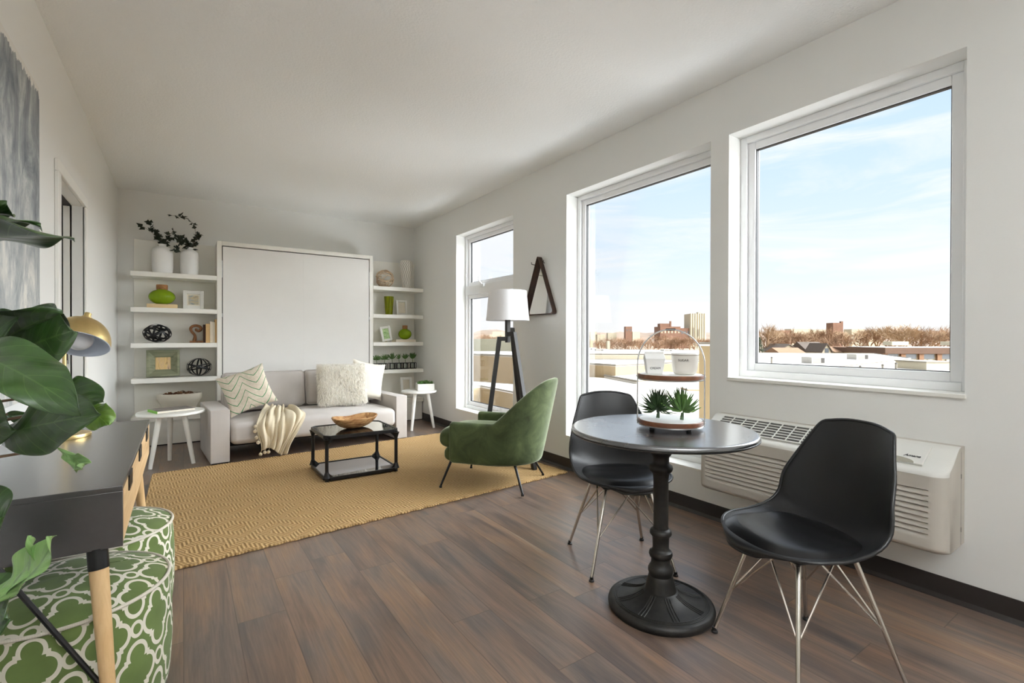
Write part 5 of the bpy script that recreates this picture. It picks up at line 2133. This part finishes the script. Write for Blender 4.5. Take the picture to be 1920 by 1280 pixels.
text_mesh('Amana', .021, 'lettering', M['ink'], dr, frame4(A + sl * (Ls * .62) + Vector((0, -hl + .132, 0)) + nn * .0100, yd, -sl, nn), .0003, .35, .0006)
sd = MB()
for z in (.06, .29):
    sd.box(-.0545, -.0505, -hl - .0012, -hl + .004, z, z + .02)
sd.build('clip', M['dark_slot'], ac_, smooth=0)

# ================================================================ OUTSIDE
E_ = {}
E_['snow'] = mat('white_roof_membrane', C(214, 210, 204), .9, vary=.03, vscale=.08)
E_['snow2'] = mat('snowy_gravel_roof', C(214, 206, 194), .95, vary=.05, vscale=.12)
E_['beige'] = mat('beige_block_wall', C(150, 130, 98), .9, vary=.08, vscale=.8)
E_['tan'] = mat('tan_stucco', C(156, 136, 102), .9, vary=.05, vscale=.6)
E_['cream'] = mat('cream_wall', C(172, 162, 140), .9, vary=.03, vscale=.3)
E_['brick'] = mat('brown_brick', C(116, 84, 66), .9, vary=.15, vscale=.7)
E_['brown'] = mat('brown_fascia', C(98, 74, 58), .85, vary=.1, vscale=.8)
E_['pillar'] = mat('brick_pillar', C(140, 106, 80), .9, vary=.12, vscale=2)
E_['grey'] = mat('grey_metal_box', C(172, 166, 156), .7, vary=.05, vscale=2)
E_['greydark'] = mat('dark_vent', C(70, 66, 62), .8)
E_['siding'] = mat('ribbed_olive_siding', C(112, 108, 90), .85)
E_['coping'] = mat('metal_coping', C(120, 112, 98), .6)
E_['roofdark'] = mat('dark_shingle', C(92, 80, 70), .9, vary=.15, vscale=2)
E_['rooftan'] = mat('brown_shingle', C(140, 108, 82), .9, vary=.15, vscale=2)
E_['tree'] = mat('bare_twigs', C(140, 110, 84), .95, vary=.2, vscale=.5)
E_['tree2'] = mat('bare_twigs_pale', C(164, 138, 108), .95, vary=.15, vscale=.5)
E_['pine'] = mat('evergreen', C(62, 72, 48), .9, vary=.3, vscale=1)
E_['hill'] = mat('wooded_ridge', C(132, 112, 94), 1, vary=.3, vscale=.035)
E_['ground'] = mat('winter_ground', C(150, 132, 110), 1, vary=.2, vscale=.05)
E_['win'] = mat('dark_window', C(80, 84, 88), .3)
GZ = -6.0

mb = MB()
mb.box(12, 1500, -700, 1500, GZ - .4, GZ)
structure(mb.build('ground', E_['ground'], smooth=0))
# far ridge
mb = MB()
rnd = random.Random(3)
n = 130


def ridge(a):
    return 1 + .35 * math.sin(a * 9 + 1) + .25 * math.sin(a * 23) + .12 * math.sin(a * 61) + .08 * math.sin(a * 131 + 2)


vs, fs = [], []
for k_, (dist, hh) in enumerate(((560, -8), (640, 9), (720, 15), (900, 13), (950, -8))):
    for i in range(n + 1):
        az = R(-25 + 125 * i / n)          # from the camera's right side round to the back
        h = hh * (.55 + .45 * ridge(az * 2.2)) if hh > 0 else hh
        vs.append((dist * math.cos(az), dist * math.sin(az), GZ + h + (rnd.uniform(-1, 1.2) if hh > 0 else 0)))
for k_ in range(4):
    for i in range(n):
        fs.append((k_ * (n + 1) + i, k_ * (n + 1) + i + 1, (k_ + 1) * (n + 1) + i + 1, (k_ + 1) * (n + 1) + i))
mb.add(vs, fs)
structure(mb.build('hills', E_['hill'], smooth=80))


def slab(name, label, cat, pix, ztop, zbot, roof, wall, coping=True, group=None, parapet=.12):
    """a flat-roofed block: footprint from its roof corners"""
    pts = [onz(u, v, ztop) for u, v in pix]
    c = sum(pts, Vector()) / len(pts)
    o = thing(name, label, cat, (c.x, c.y, zbot), 0, group)
    q = [(p.x - c.x, p.y - c.y) for p in pts]
    MB().prism(q, 0, ztop - zbot - .15).build('walls', wall, o, smooth=0)
    MB().prism(q, ztop - zbot - .15, ztop - zbot).build('roof', roof, o, smooth=0)
    if coping:
        e = MB().tube([(p[0], p[1], ztop - zbot) for p in q], parapet, 4, closed=True)
        e.build('coping', E_['coping'], o, smooth=0)
    return o, c


def block(name, label, cat, u0, u1, vt, vb, d, depth, wall, group=None, yaw=0, zb=GZ):
    """a box facing the window; returns (empty, half width, height)"""
    a, b = P(u0, vt, d), P(u1, vt, d)
    c = (a + b) / 2
    w_ = (b - a).length
    base = zb
    rz = math.atan2((b - a).y, (b - a).x) + yaw
    fwd = Vector((-math.sin(rz), math.cos(rz), 0))
    cc = c + fwd * depth / 2
    o = thing(name, label, cat, (cc.x, cc.y, base), rz, group)
    h = c.z - base
    MB().box(-w_ / 2, w_ / 2, -depth / 2, depth / 2, 0, h).build('walls', wall, o, smooth=0)
    return o, w_, h, depth


# --- seen through the tall middle window: stepped white roofs with beige walls
slab('low_building', 'wide white flat roof farthest back in the tall window, carrying roof units', 'building', [(1060, 663.2), (1340, 664.6), (1350, 657), (1085, 654.5)], -1.35, GZ, E_['snow'], E_['cream'])
slab('low_building', 'white flat roof with a beige block wall below it in the tall window', 'building', [(1040, 677.5), (1154, 684.5), (1318, 676), (1300, 675.2), (1040, 673.5)], -2.15, GZ, E_['snow'], E_['beige'])
slab('low_building', 'low broad snow-covered roof nearest to the tall window', 'building', [(1000, 760), (1010, 703), (1133, 708), (1196, 716), (1360, 700), (1420, 706), (1500, 790), (1200, 900)], -3.75, GZ, E_['snow2'], E_['beige'], False)
slab('low_building', 'small grey-walled roof step beneath the beige wall in the tall window', 'building', [(1133, 703.5), (1194, 714.5), (1262, 706.5), (1200, 699)], -3.45, GZ, E_['snow'], E_['grey'])
slab('chimney_block', 'tall tan stucco block at the right edge of the tall window', 'building', [(1311, 643.2), (1332, 643.4), (1338, 643.0), (1314, 642.9)], .88, GZ, E_['snow'], E_['tan'], True, None, .05)
o, w_, h_, d_ = block('stair_box', 'low beige box on the snowy roof beside the tan block', 'building', 1290, 1312, 730, 738, 45, 2, E_['beige'], zb=-3.8)
MB().box(-w_ / 2 - .05, w_ / 2 + .05, -d_ / 2 - .05, d_ / 2 + .05, h_, h_ + .1).build('roof', E_['snow'], o, smooth=0)


def roof_unit(label, u0, u1, vt, d, zb, group='roof air units'):
    o, w_, h_, d_ = block('roof_unit', label, 'air unit', u0, u1, vt, 0, d, 2.2, E_['grey'], group, zb=zb)
    MB().box(-w_ * .06, w_ * .10, -d_ / 2 - .02, d_ / 2 - .4, .1, h_ - .1).build('fan_opening', E_['greydark'], o, smooth=0)
    v_ = MB()
    for i in range(5):
        v_.box(-w_ * .45, -w_ * .1, -d_ / 2 - .03, -d_ / 2 + .02, h_ * (.15 + .15 * i), h_ * (.19 + .15 * i))
    v_.build('louvres', E_['coping'], o, smooth=0)


roof_unit('grey roof unit at the left edge of the tall window', 1100, 1117, 652, 99, -1.4)
roof_unit('grey roof unit second from left in the tall window', 1118, 1140, 654.3, 92, -1.4)
roof_unit('grey roof unit above the sugar bowl in the tall window', 1245, 1269.6, 655, 92, -1.4)
for k, (u, vt, vb, lab) in enumerate(((1109, 639, 652, 'small tan roof shed behind the units at the left of the tall window'), (1141, 639, 652, 'small cream roof shed before the trees in the tall window'))):
    block('roof_shed', lab, 'shed', u - 2.2, u + 2.8, vt, vb, 130, 2, E_['tan' if k == 0 else 'cream'], zb=-2.6)
# far landmarks
o, w_, h_, d_ = block('grain_tower', 'tall pale concrete tower on the skyline in the tall window', 'tower', 1293.5, 1323.5, 588, 632, 330, 11, E_['cream'])
fl_ = MB()
for i in range(7):
    x = -w_ / 2 + w_ * (i + .5) / 7
    fl_.tube([(x, -d_ / 2, 0), (x, -d_ / 2, h_ + .2)], w_ / 15, 12)
fl_.build('silo_ribs', E_['cream'], o, smooth=60)
MB().box(-w_ * .32, -w_ * .26, -d_ / 2 - 1.0, -d_ / 2, h_ * .1, h_ * .6).box(w_ * -.02, w_ * .03, -d_ / 2 - 1.0, -d_ / 2, h_ * .35, h_ * .55).build('dark_stain', E_['coping'], o, smooth=0)
MB().box(w_ * .15, w_ * .35, -2, 2, h_, h_ + 1.2).build('roof_house', E_['cream'], o, smooth=0)


def facade(o, w_, h_, d_, nx, zs, ww, wh, m_):
    for z in zs:
        for i in range(nx):
            x = -w_ / 2 + w_ * (i + .5) / nx
            MB().box(x - ww / 2, x + ww / 2, -d_ / 2 - .08, -d_ / 2 + .05, z, z + wh).build('window', m_, o, smooth=0)


o, w_, h_, d_ = block('brick_building', 'brown brick building left of the pale tower on the skyline', 'building', 1238, 1276, 612, 632, 330, 14, E_['brick'])
facade(o, w_, h_, d_, 6, (h_ - 4.5,), .9, 2, E_['cream'])
MB().box(-w_ * .42, w_ * .12, -3, 3, h_, h_ + 2.2).build('roof_house', E_['brick'], o, smooth=0)
MB().box(w_ * .06, w_ * .14, -3.2, -2, h_, h_ + 3.8).build('chimney', E_['brick'], o, smooth=0)
o, w_, h_, d_ = block('brick_building', 'smaller brown brick annex touching the pale tower on the skyline', 'building', 1276, 1293, 615, 632, 331, 12, E_['brick'])
facade(o, w_, h_, d_, 3, (h_ - 4,), .9, 2, E_['win'])
o, w_, h_, d_ = block('brick_building', 'narrow brown brick block on the wooded ridge above the hoop handle', 'building', 1173, 1185, 612, 630, 420, 6, E_['brick'])
facade(o, w_, h_, d_, 2, (h_ - 4,), 1.2, 1.6, E_['win'])
for k, (u0, u1, vt, d, lab) in enumerate(((1107, 1119, 622, 400, 'cream shed roofed building at the left of the wooded ridge'), (1120, 1135, 627, 380, 'low cream building among trees left in the tall window'), (1186, 1200, 621.5, 420, 'small white building right of the narrow brick block'), (1140, 1156, 624, 430, 'low cream building high on the ridge in the tall window'))):
    block('far_building', lab, 'building', u0, u1, vt, 0, d, 8, E_['cream'])

# --- seen through the right window
slab('low_building', 'white flat roof across the right window carrying two roof units', 'building', [(1400, 683.2), (1549, 688.5), (1707, 672), (1640, 663), (1400, 661.5)], -2.1, GZ, E_['snow'], E_['cream'])
slab('low_building', 'lower white roof at the bottom right of the right window', 'building', [(1550, 700), (1600, 689), (1720, 683), (1860, 684), (1900, 715), (1560, 718)], -2.9, GZ, E_['snow'], E_['cream'], False)
o, w_, h_, d_ = block('stair_box', 'white roof-access box at the lower right corner of the right window', 'building', 1737, 1800, 680, 700, 62, 5, E_['cream'], zb=-2.95)
MB().box(-w_ / 2 - .1, w_ / 2 + .1, -d_ / 2 - .1, d_ / 2 + .1, h_, h_ + .15).build('roof', E_['coping'], o, smooth=0)
roof_unit('nearer grey roof unit in the right window', 1522, 1562, 669.5, 62, -2.1)
roof_unit('farther grey roof unit in the right window', 1606, 1642, 664, 74, -2.1)
o, w_, h_, d_ = block('skylight_box', 'tan box on the lower roof in the right window', 'building', 1672, 1707, 694, 700, 58, 1.5, E_['tan'], zb=-2.95)
MB().box(-w_ / 2 - .05, w_ / 2 + .05, -d_ / 2 - .05, d_ / 2 + .05, h_, h_ + .06).build('roof', E_['snow'], o, smooth=0)
for u, vt, vb, lab in ((1655, 684, 697, 'thin roof vent pipe in the middle of the lower roof'), (1613, 686.5, 692, 'short dark roof vent by the white parapet'), (1447, 670, 680, 'thin roof pipe left on the white roof'), (1680, 681, 688, 'cone-topped roof vent on the lower roof')):
    b = P(u, vb, 60)
    o = thing('roof_vent', lab, 'vent', (b.x, b.y, b.z))
    MB().tube([(0, 0, -.3), (0, 0, (vb - vt) * 60 / FPX)], .12, 8).build('pipe', E_['coping'], o)
    MB().lathe([(.2, (vb - vt) * 60 / FPX - .05), (.03, (vb - vt) * 60 / FPX + .12)], 10).build('cap', E_['greydark'], o)
# motel row
o, w_, h_, d_ = block('row_building', 'long brown motel-like row with white panels at the right of the right window', 'building', 1657, 1860, 663, 677, 116, 12, E_['cream'])
MB().box(-w_ / 2 - .4, w_ / 2 + .4, -d_ / 2 - 1.0, d_ / 2 + .4, h_, h_ + 1.45).build('fascia', E_['brown'], o, smooth=0)
MB().box(-w_ / 2 - .2, w_ / 2 + .2, -d_ / 2 - .8, d_ / 2 + .2, h_ + 1.45, h_ + 1.5).build('roof', E_['snow'], o, smooth=0)
n_b = 6
for i in range(n_b + 1):
    x = -w_ / 2 + w_ * i / n_b
    MB().box(x - .55, x + .55, -d_ / 2 - .55, -d_ / 2 + .1, 0, h_).build('pillar', E_['pillar'], o, smooth=0)
    if i < n_b:
        xm_ = x + w_ / n_b / 2
        f_ = MB().box(xm_ - 1.25, xm_ + 1.25, -d_ / 2 - .1, -d_ / 2 + .05, h_ - 1.25, h_ - .1).build('window', E_['win'], o, smooth=0)
        MB().box(xm_ - .4, xm_ + .4, -d_ / 2 - .35, -d_ / 2, h_ - 1.75, h_ - 1.35).build('window_air_unit', E_['grey'], o, smooth=0)
o, w_, h_, d_ = block('row_building', 'lower brown row building behind the white roof, left of the motel row', 'building', 1600, 1656, 660, 677, 132, 10, E_['tan'])
MB().box(-w_ / 2 - .4, w_ / 2 + .4, -d_ / 2 - .8, d_ / 2 + .4, h_, h_ + 1.3).build('fascia', E_['brown'], o, smooth=0)
facade(o, w_, h_, d_, 4, (h_ - 1.7,), 1.0, 1.2, E_['win'])
block('roof_box', 'white box on the roof of the motel row in the right window', 'building', 1672.5, 1704, 640, 650, 121, 3, E_['cream'], zb=-.6)
block('roof_box', 'white box half cut by the frame on the motel row roof', 'building', 1783, 1800, 640, 652, 121, 3, E_['cream'], zb=-.6)


def house(label, u0, u1, vr, ve, d, wall, roof, turn=0, depth=9):
    a, b = P(u0, ve, d), P(u1, ve, d)
    c = (a + b) / 2
    w_ = (b - a).length
    rz = math.atan2((b - a).y, (b - a).x)
    rise = (ve - vr) * d / FPX
    h = c.z - GZ
    o = thing('house', label, 'house', (c.x, c.y, GZ), rz)
    e = .35
    if turn:     # gable faces the window
        MB().add([(-w_ / 2, 0, 0), (w_ / 2, 0, 0), (w_ / 2, 0, h), (0, 0, h + rise), (-w_ / 2, 0, h), (-w_ / 2, depth, 0), (w_ / 2, depth, 0), (w_ / 2, depth, h), (0, depth, h + rise), (-w_ / 2, depth, h)],
                 [(0, 1, 2, 3, 4), (9, 8, 7, 6, 5), (0, 5, 6, 1), (1, 6, 7, 2), (4, 9, 5, 0)]).build('walls', wall, o, smooth=0)
        r_ = MB()
        for s_ in (-1, 1):
            r_.add([(0, -e, h + rise), (s_ * (w_ / 2 + e), -e, h - .3), (s_ * (w_ / 2 + e), depth + e, h - .3), (0, depth + e, h + rise), (0, -e, h + rise + .25), (s_ * (w_ / 2 + e), -e, h - .05), (s_ * (w_ / 2 + e), depth + e, h - .05), (0, depth + e, h + rise + .25)],
                   [(0, 1, 2, 3), (7, 6, 5, 4), (0, 4, 5, 1), (1, 5, 6, 2), (2, 6, 7, 3)])
        r_.build('roof', roof, o, smooth=0)
        MB().box(-.5, .5, -.06, .05, h - .3, h + .9).build('window', E_['win'], o, smooth=0)
    else:
        MB().box(-w_ / 2, w_ / 2, 0, depth, 0, h).build('walls', wall, o, smooth=0)
        MB().add([(-w_ / 2 - e, -e, h - .1), (w_ / 2 + e, -e, h - .1), (w_ / 2 + e, depth + e, h - .1), (-w_ / 2 - e, depth + e, h - .1), (-w_ / 2 - e, depth / 2, h + rise), (w_ / 2 + e, depth / 2, h + rise)],
                 [(0, 1, 5, 4), (2, 3, 4, 5), (0, 4, 3), (1, 2, 5), (3, 2, 1, 0)]).build('roof', roof, o, smooth=0)
    return o


house('cream gabled house behind the white roof, left in the right window', 1460, 1498, 646, 658, 136, E_['cream'], E_['roofdark'], 1)
house('brown-roofed house in front of the cream gabled house', 1463, 1508, 652, 661, 127, E_['cream'], E_['rooftan'], 0, 7)
house('dark-roofed gabled house in the middle of the right window', 1514, 1552, 641, 657, 138, E_['cream'], E_['roofdark'], 0)
house('house with a pale sunlit gable right of the dark roof', 1542, 1558, 645, 659, 128, E_['cream'], E_['roofdark'], 1, 7)
house('brown-roofed house left of the long brown row', 1566, 1602, 650, 659, 136, E_['tan'], E_['rooftan'], 0)
o, w_, h_, d_ = block('brick_tower', 'brown brick tower with chimney above the trees in the right window', 'tower', 1562, 1577, 605, 625, 230, 5, E_['brick'])
MB().box(w_ / 2, w_ / 2 + 1.0, -d_ / 2, -d_ / 2 + 1.2, 0, h_ + .7).build('chimney', E_['brick'], o, smooth=0)
for k, (u0, u1, vt, lab) in enumerate(((1483, 1520, 616.5, 'long pale distant building left of the brick tower'), (1524, 1556, 617.5, 'pale distant building touching the brick tower on its left'), (1597, 1622, 617, 'pale distant building right of the brick tower'), (1626, 1645, 619, 'small pale distant building before the tall bare trees'))):
    block('far_building', lab, 'building', u0, u1, vt, 0, 420, 10, E_['cream'])
o, w_, h_, d_ = block('brick_building', 'distant reddish building at the left behind the trees in the right window', 'building', 1466, 1484, 619, 0, 260, 9, E_['brick'])
facade(o, w_, h_, d_, 3, (h_ - 3,), .8, 1.2, E_['cream'])

# --- seen through the narrow far window
o, w_, h_, d_ = block('siding_building', 'olive ribbed metal building in the narrow window', 'building', 870, 985, 635.5, 660, 75, 10, E_['siding'], zb=-4)
rb = MB()
for i in range(40):
    x = -w_ / 2 + w_ * (i + .5) / 40
    rb.box(x - .05, x + .05, -d_ / 2 - .06, -d_ / 2, 0, h_)
rb.build('ribs', E_['siding'], o, smooth=0)
slab('low_building', 'beige block building with a snowy roof in the narrow window', 'building', [(860, 662.5), (985, 668), (1000, 660), (868, 656.5)], -.95, GZ, E_['snow'], E_['beige'])
slab('low_building', 'lower snowy roof with a beige wall at the foot of the narrow window', 'building', [(845, 727), (902, 723), (964, 735), (985, 722), (880, 714.5)], -3.1, GZ, E_['snow'], E_['tan'], True, None, .06)
o, w_, h_, d_ = block('far_building', 'stepped cream building on the hill in the narrow window', 'building', 917, 948, 627, 0, 300, 8, E_['cream'])
MB().box(-w_ * .3, w_ * .3, -3, 3, h_, h_ + 1.8).build('upper_floor', E_['cream'], o, smooth=0)


# --- bare winter trees
def bare_tree(seed, h, spread, material, twigs):
    rnd = random.Random(seed)
    mb = MB()

    def grow(p, d_, L, r_, lvl):
        q = p + d_ * L
        mb.tube([p, q], [r_, r_ * .65], 4 if lvl < 2 else 3, cap=False)
        if lvl == 4:
            for _ in range(twigs):
                e = (d_ + Vector((rnd.uniform(-1, 1), rnd.uniform(-1, 1), rnd.uniform(-.3, 1)))).normalized()
                t_ = q.lerp(p, rnd.random())
                s_ = e.orthogonal().normalized() * .022
                l_ = L * rnd.uniform(.6, 1.3)
                mb.add([t_ - s_, t_ + s_, t_ + e * l_], [(0, 1, 2)])
            return
        for _ in range(3 if lvl else 5):
            e = (d_ * rnd.uniform(.7, 1.2) + Vector((rnd.uniform(-1, 1), rnd.uniform(-1, 1), rnd.uniform(-.15, .75))) * spread).normalized()
            grow(q.lerp(p, rnd.uniform(0, .35)), e, L * rnd.uniform(.62, .85), r_ * .62, lvl + 1)
    grow(Vector((0, 0, 0)), Vector((0, 0, 1)), h * .28, h * .022, 0)
    return mb


protos = []
for k, (sd_, h, sp_, mt) in enumerate(((1, 11, .75, 'tree'), (2, 10, .95, 'tree'), (3, 11, .85, 'tree2'))):
    protos.append((bare_tree(sd_, h, sp_, mt, 9), E_[mt], h))
first = {}
tree_n = 0


def tree(kind, u, vtop, d, label, group, sx_=1.0):
    global tree_n
    mb, mt, h = protos[kind]
    tp = P(u, vtop, d)
    if kind not in first:
        o = mb.build('bare_tree', mt, None, smooth=0)
        first[kind] = o
        zs = [v.co.z for v in o.data.vertices]
        first[kind, 'h'] = max(zs)
    else:
        o = first[kind].copy()
        col.objects.link(o)
    s_ = (tp.z - GZ) / first[kind, 'h']
    tag(o, label, 'tree', group)
    o.location = (tp.x, tp.y, GZ)
    o.rotation_euler = (0, 0, tree_n * 2.399)
    o.scale = (s_ * sx_, s_ * sx_, s_)
    tree_n += 1


tree(2, 1438, 600, 145, 'large pale bare tree at the left edge of the right window', None, 1.0)
tree(2, 1690, 599, 150, 'tallest bare tree, right of the brick tower in the right window', None, 1.25)
tree(1, 1775, 606, 140, 'tall bare tree at the right edge of the right window', None, 1.2)
tree(1, 1545, 607, 150, 'broad dark bare tree just left of the brick tower', None, 1.1)
rnd = random.Random(9)
for i in range(22):
    u = 1430 + i * 16.5 + rnd.uniform(-5, 5)
    tree((0, 2, 1)[i % 3], u, rnd.uniform(611, 623) - (6 if 1640 < u else 0), rnd.uniform(140, 190), 'brown bare tree in the tree belt across the right window', 'bare trees across the right window', 1.25)
for i in range(20):
    u = 1100 + i * 12 + rnd.uniform(-4, 4)
    tree(i % 2, u, rnd.uniform(627, 633) - (5 if 1225 < u < 1290 else 0), rnd.uniform(150, 220), 'brown bare tree in the tree belt across the tall window', 'bare trees across the tall window', 1.3)
for i in range(6):
    tree(i % 2, 880 + i * 15 + rnd.uniform(-4, 4), rnd.uniform(621, 626), rnd.uniform(200, 260), 'brown bare tree on the hill in the narrow window', 'bare trees across the narrow window', 1.3)
# a dark evergreen at the left of the right window
tp = P(1424, 632, 127)
o = thing('evergreen_tree', 'dark evergreen tree at the lower left of the right window', 'tree', (tp.x, tp.y, GZ))
hh = tp.z - GZ
rnd = random.Random(14)
cn = MB()
for i in range(900):
    t_ = rnd.random()
    r_ = (1 - t_) * 2.1 + .1
    a = rnd.uniform(0, 6.28)
    p = Vector((r_ * math.cos(a) * rnd.uniform(.2, 1), r_ * math.sin(a) * rnd.uniform(.2, 1), .8 + t_ * (hh - .8)))
    d_ = Vector((math.cos(a), math.sin(a), -.35)) * rnd.uniform(.3, .6)
    s_ = Vector((-math.sin(a), math.cos(a), 0)) * .14
    cn.add([p - s_, p + s_, p + d_], [(0, 1, 2)])
cn.build('foliage', E_['pine'], o, smooth=0)
MB().tube([(0, 0, 0), (0, 0, hh * .9)], .16, 6, r1=.03).build('trunk', M['twig'], o)

# ================================================================ LIGHT
EXPOSURE = 0.22
w = bpy.data.worlds.new('sky')
scn.world = w
t = NT('sky', w)
tc = t.n('TexCoord')
s = t.n('SeparateXYZ', {0: tc.outputs['Generated']})
z = s.outputs[2]
grad = t.ramp(z, [(.0, C(250, 247, 241)), (.04, C(245, 248, 249)), (.14, C(226, 240, 252)), (.28, C(208, 230, 253)), (.6, C(180, 212, 250))])
# cirrus: long streaks along the horizon on a flattened dome
cv = t.n('CombineXYZ', {0: t.math('MULTIPLY', s.outputs[0], 2.6), 1: t.math('MULTIPLY', s.outputs[1], 2.6), 2: t.math('MULTIPLY', z, 17.0)})
n1 = t.noise(cv, 1.0, 7, .6, .8)
cv2 = t.n('CombineXYZ', {0: t.math('MULTIPLY', s.outputs[0], 1.2), 1: t.math('MULTIPLY', s.outputs[1], 1.2), 2: t.math('MULTIPLY', z, 4.5)})
n2 = t.noise(cv2, 1.0, 4, .5, .3)
cl = t.ramp(t.math('ADD', t.math('MULTIPLY', n1, .6), t.math('MULTIPLY', n2, .4)), [(.42, (0, 0, 0)), (.56, (1, 1, 1))])
colr = t.mix(t.math('MULTIPLY', cl, .85), grad, C(246, 247, 250))
bg = t.n('Background', {'Color': colr, 'Strength': 1.0})
t.n('OutputWorld', {0: bg})


def sun(name, az_from, elev, strength, angle, color=(1, 1, 1)):
    """az_from: compass direction the light comes from, degrees from +X towards +Y"""
    l = bpy.data.lights.new(name, 'SUN')
    l.energy, l.angle, l.color = strength, R(angle), color
    o = bpy.data.objects.new(name, l)
    col.objects.link(o)
    d = Vector((math.cos(R(az_from)) * math.cos(R(elev)), math.sin(R(az_from)) * math.cos(R(elev)), math.sin(R(elev))))
    o.rotation_euler = d.to_track_quat('Z', 'Y').to_euler()
    o.location = (d * 50)
    return o


# low winter sun from behind the building, and a second, very wide sun added to boost window light
sun('sun', 215, 34, 1.0, .6, (1, .94, .82))
sun('window_fill_sun', -46, 9, 26.0, 110, (.94, .975, 1))

# unseen ceiling lights added behind the camera as room fill
for k, (x, y) in enumerate(((.4, -1.6), (1.9, -1.6), (.4, -3.2), (1.9, -3.2))):
    c = thing('fill_ceiling_light', 'unseen square white ceiling light added as fill behind the camera', 'ceiling light', (x, y, HC), 0, 'added ceiling fill lights')
    MB().box(-.26, .26, -.26, .26, -.035, 0).build('housing', M['plastic_white'], c, bevel=.004)
    l = bpy.data.lights.new('ceiling_fill', 'AREA')
    l.shape, l.size, l.energy, l.color = 'SQUARE', .5, 5, (.95, .975, 1)
    o = bpy.data.objects.new('ceiling_fill', l)
    col.objects.link(o)
    o.parent = c
    o.location = (0, 0, -.04)
# two unseen floor lamps added to brighten the ceiling
for k, (x, y) in enumerate(((.0, -2.6), (.9, -2.6))):
    c = thing('fill_uplighter', 'unseen white floor lamp added as ceiling fill behind the camera', 'lamp', (x, y, 0), 0, 'added floor fill lamps')
    MB().lathe([(1e-6, 0), (.14, 0), (.14, .02), (.015, .03), (1e-6, .03)], 24).build('lamp_base', M['plastic_white'], c)
    MB().tube([(0, 0, .02), (0, 0, 1.62)], .013, 10).build('pole', M['plastic_white'], c)
    MB().lathe([(.02, 1.60), (.12, 1.66), (.19, 1.74), (.185, 1.745), (.11, 1.67), (.02, 1.62)], 32).build('bowl_shade', M['plastic_white'], c)
    l = bpy.data.lights.new('fill_uplight', 'AREA')
    l.shape, l.size, l.energy, l.color = 'DISK', .30, 80, (.93, .965, 1)
    l.spread = R(84)
    o = bpy.data.objects.new('fill_uplight', l)
    col.objects.link(o)
    o.parent = c
    o.location = (0, 0, 1.75)
    o.rotation_euler = (R(180 - 43), 0, 0)

scn.view_settings.view_transform = 'Standard'
scn.view_settings.look = 'None'
scn.view_settings.gamma = 1
scn.view_settings.use_curve_mapping = False
scn.view_settings.exposure = EXPOSURE
scn.cycles.use_denoising = True
scn.cycles.max_bounces = 12
scn.cycles.diffuse_bounces = 7
scn.cycles.glossy_bounces = 4
scn.cycles.transparent_max_bounces = 16
scn.cycles.sample_clamp_indirect = 8
scn.cycles.caustics_reflective = False
scn.cycles.caustics_refractive = False
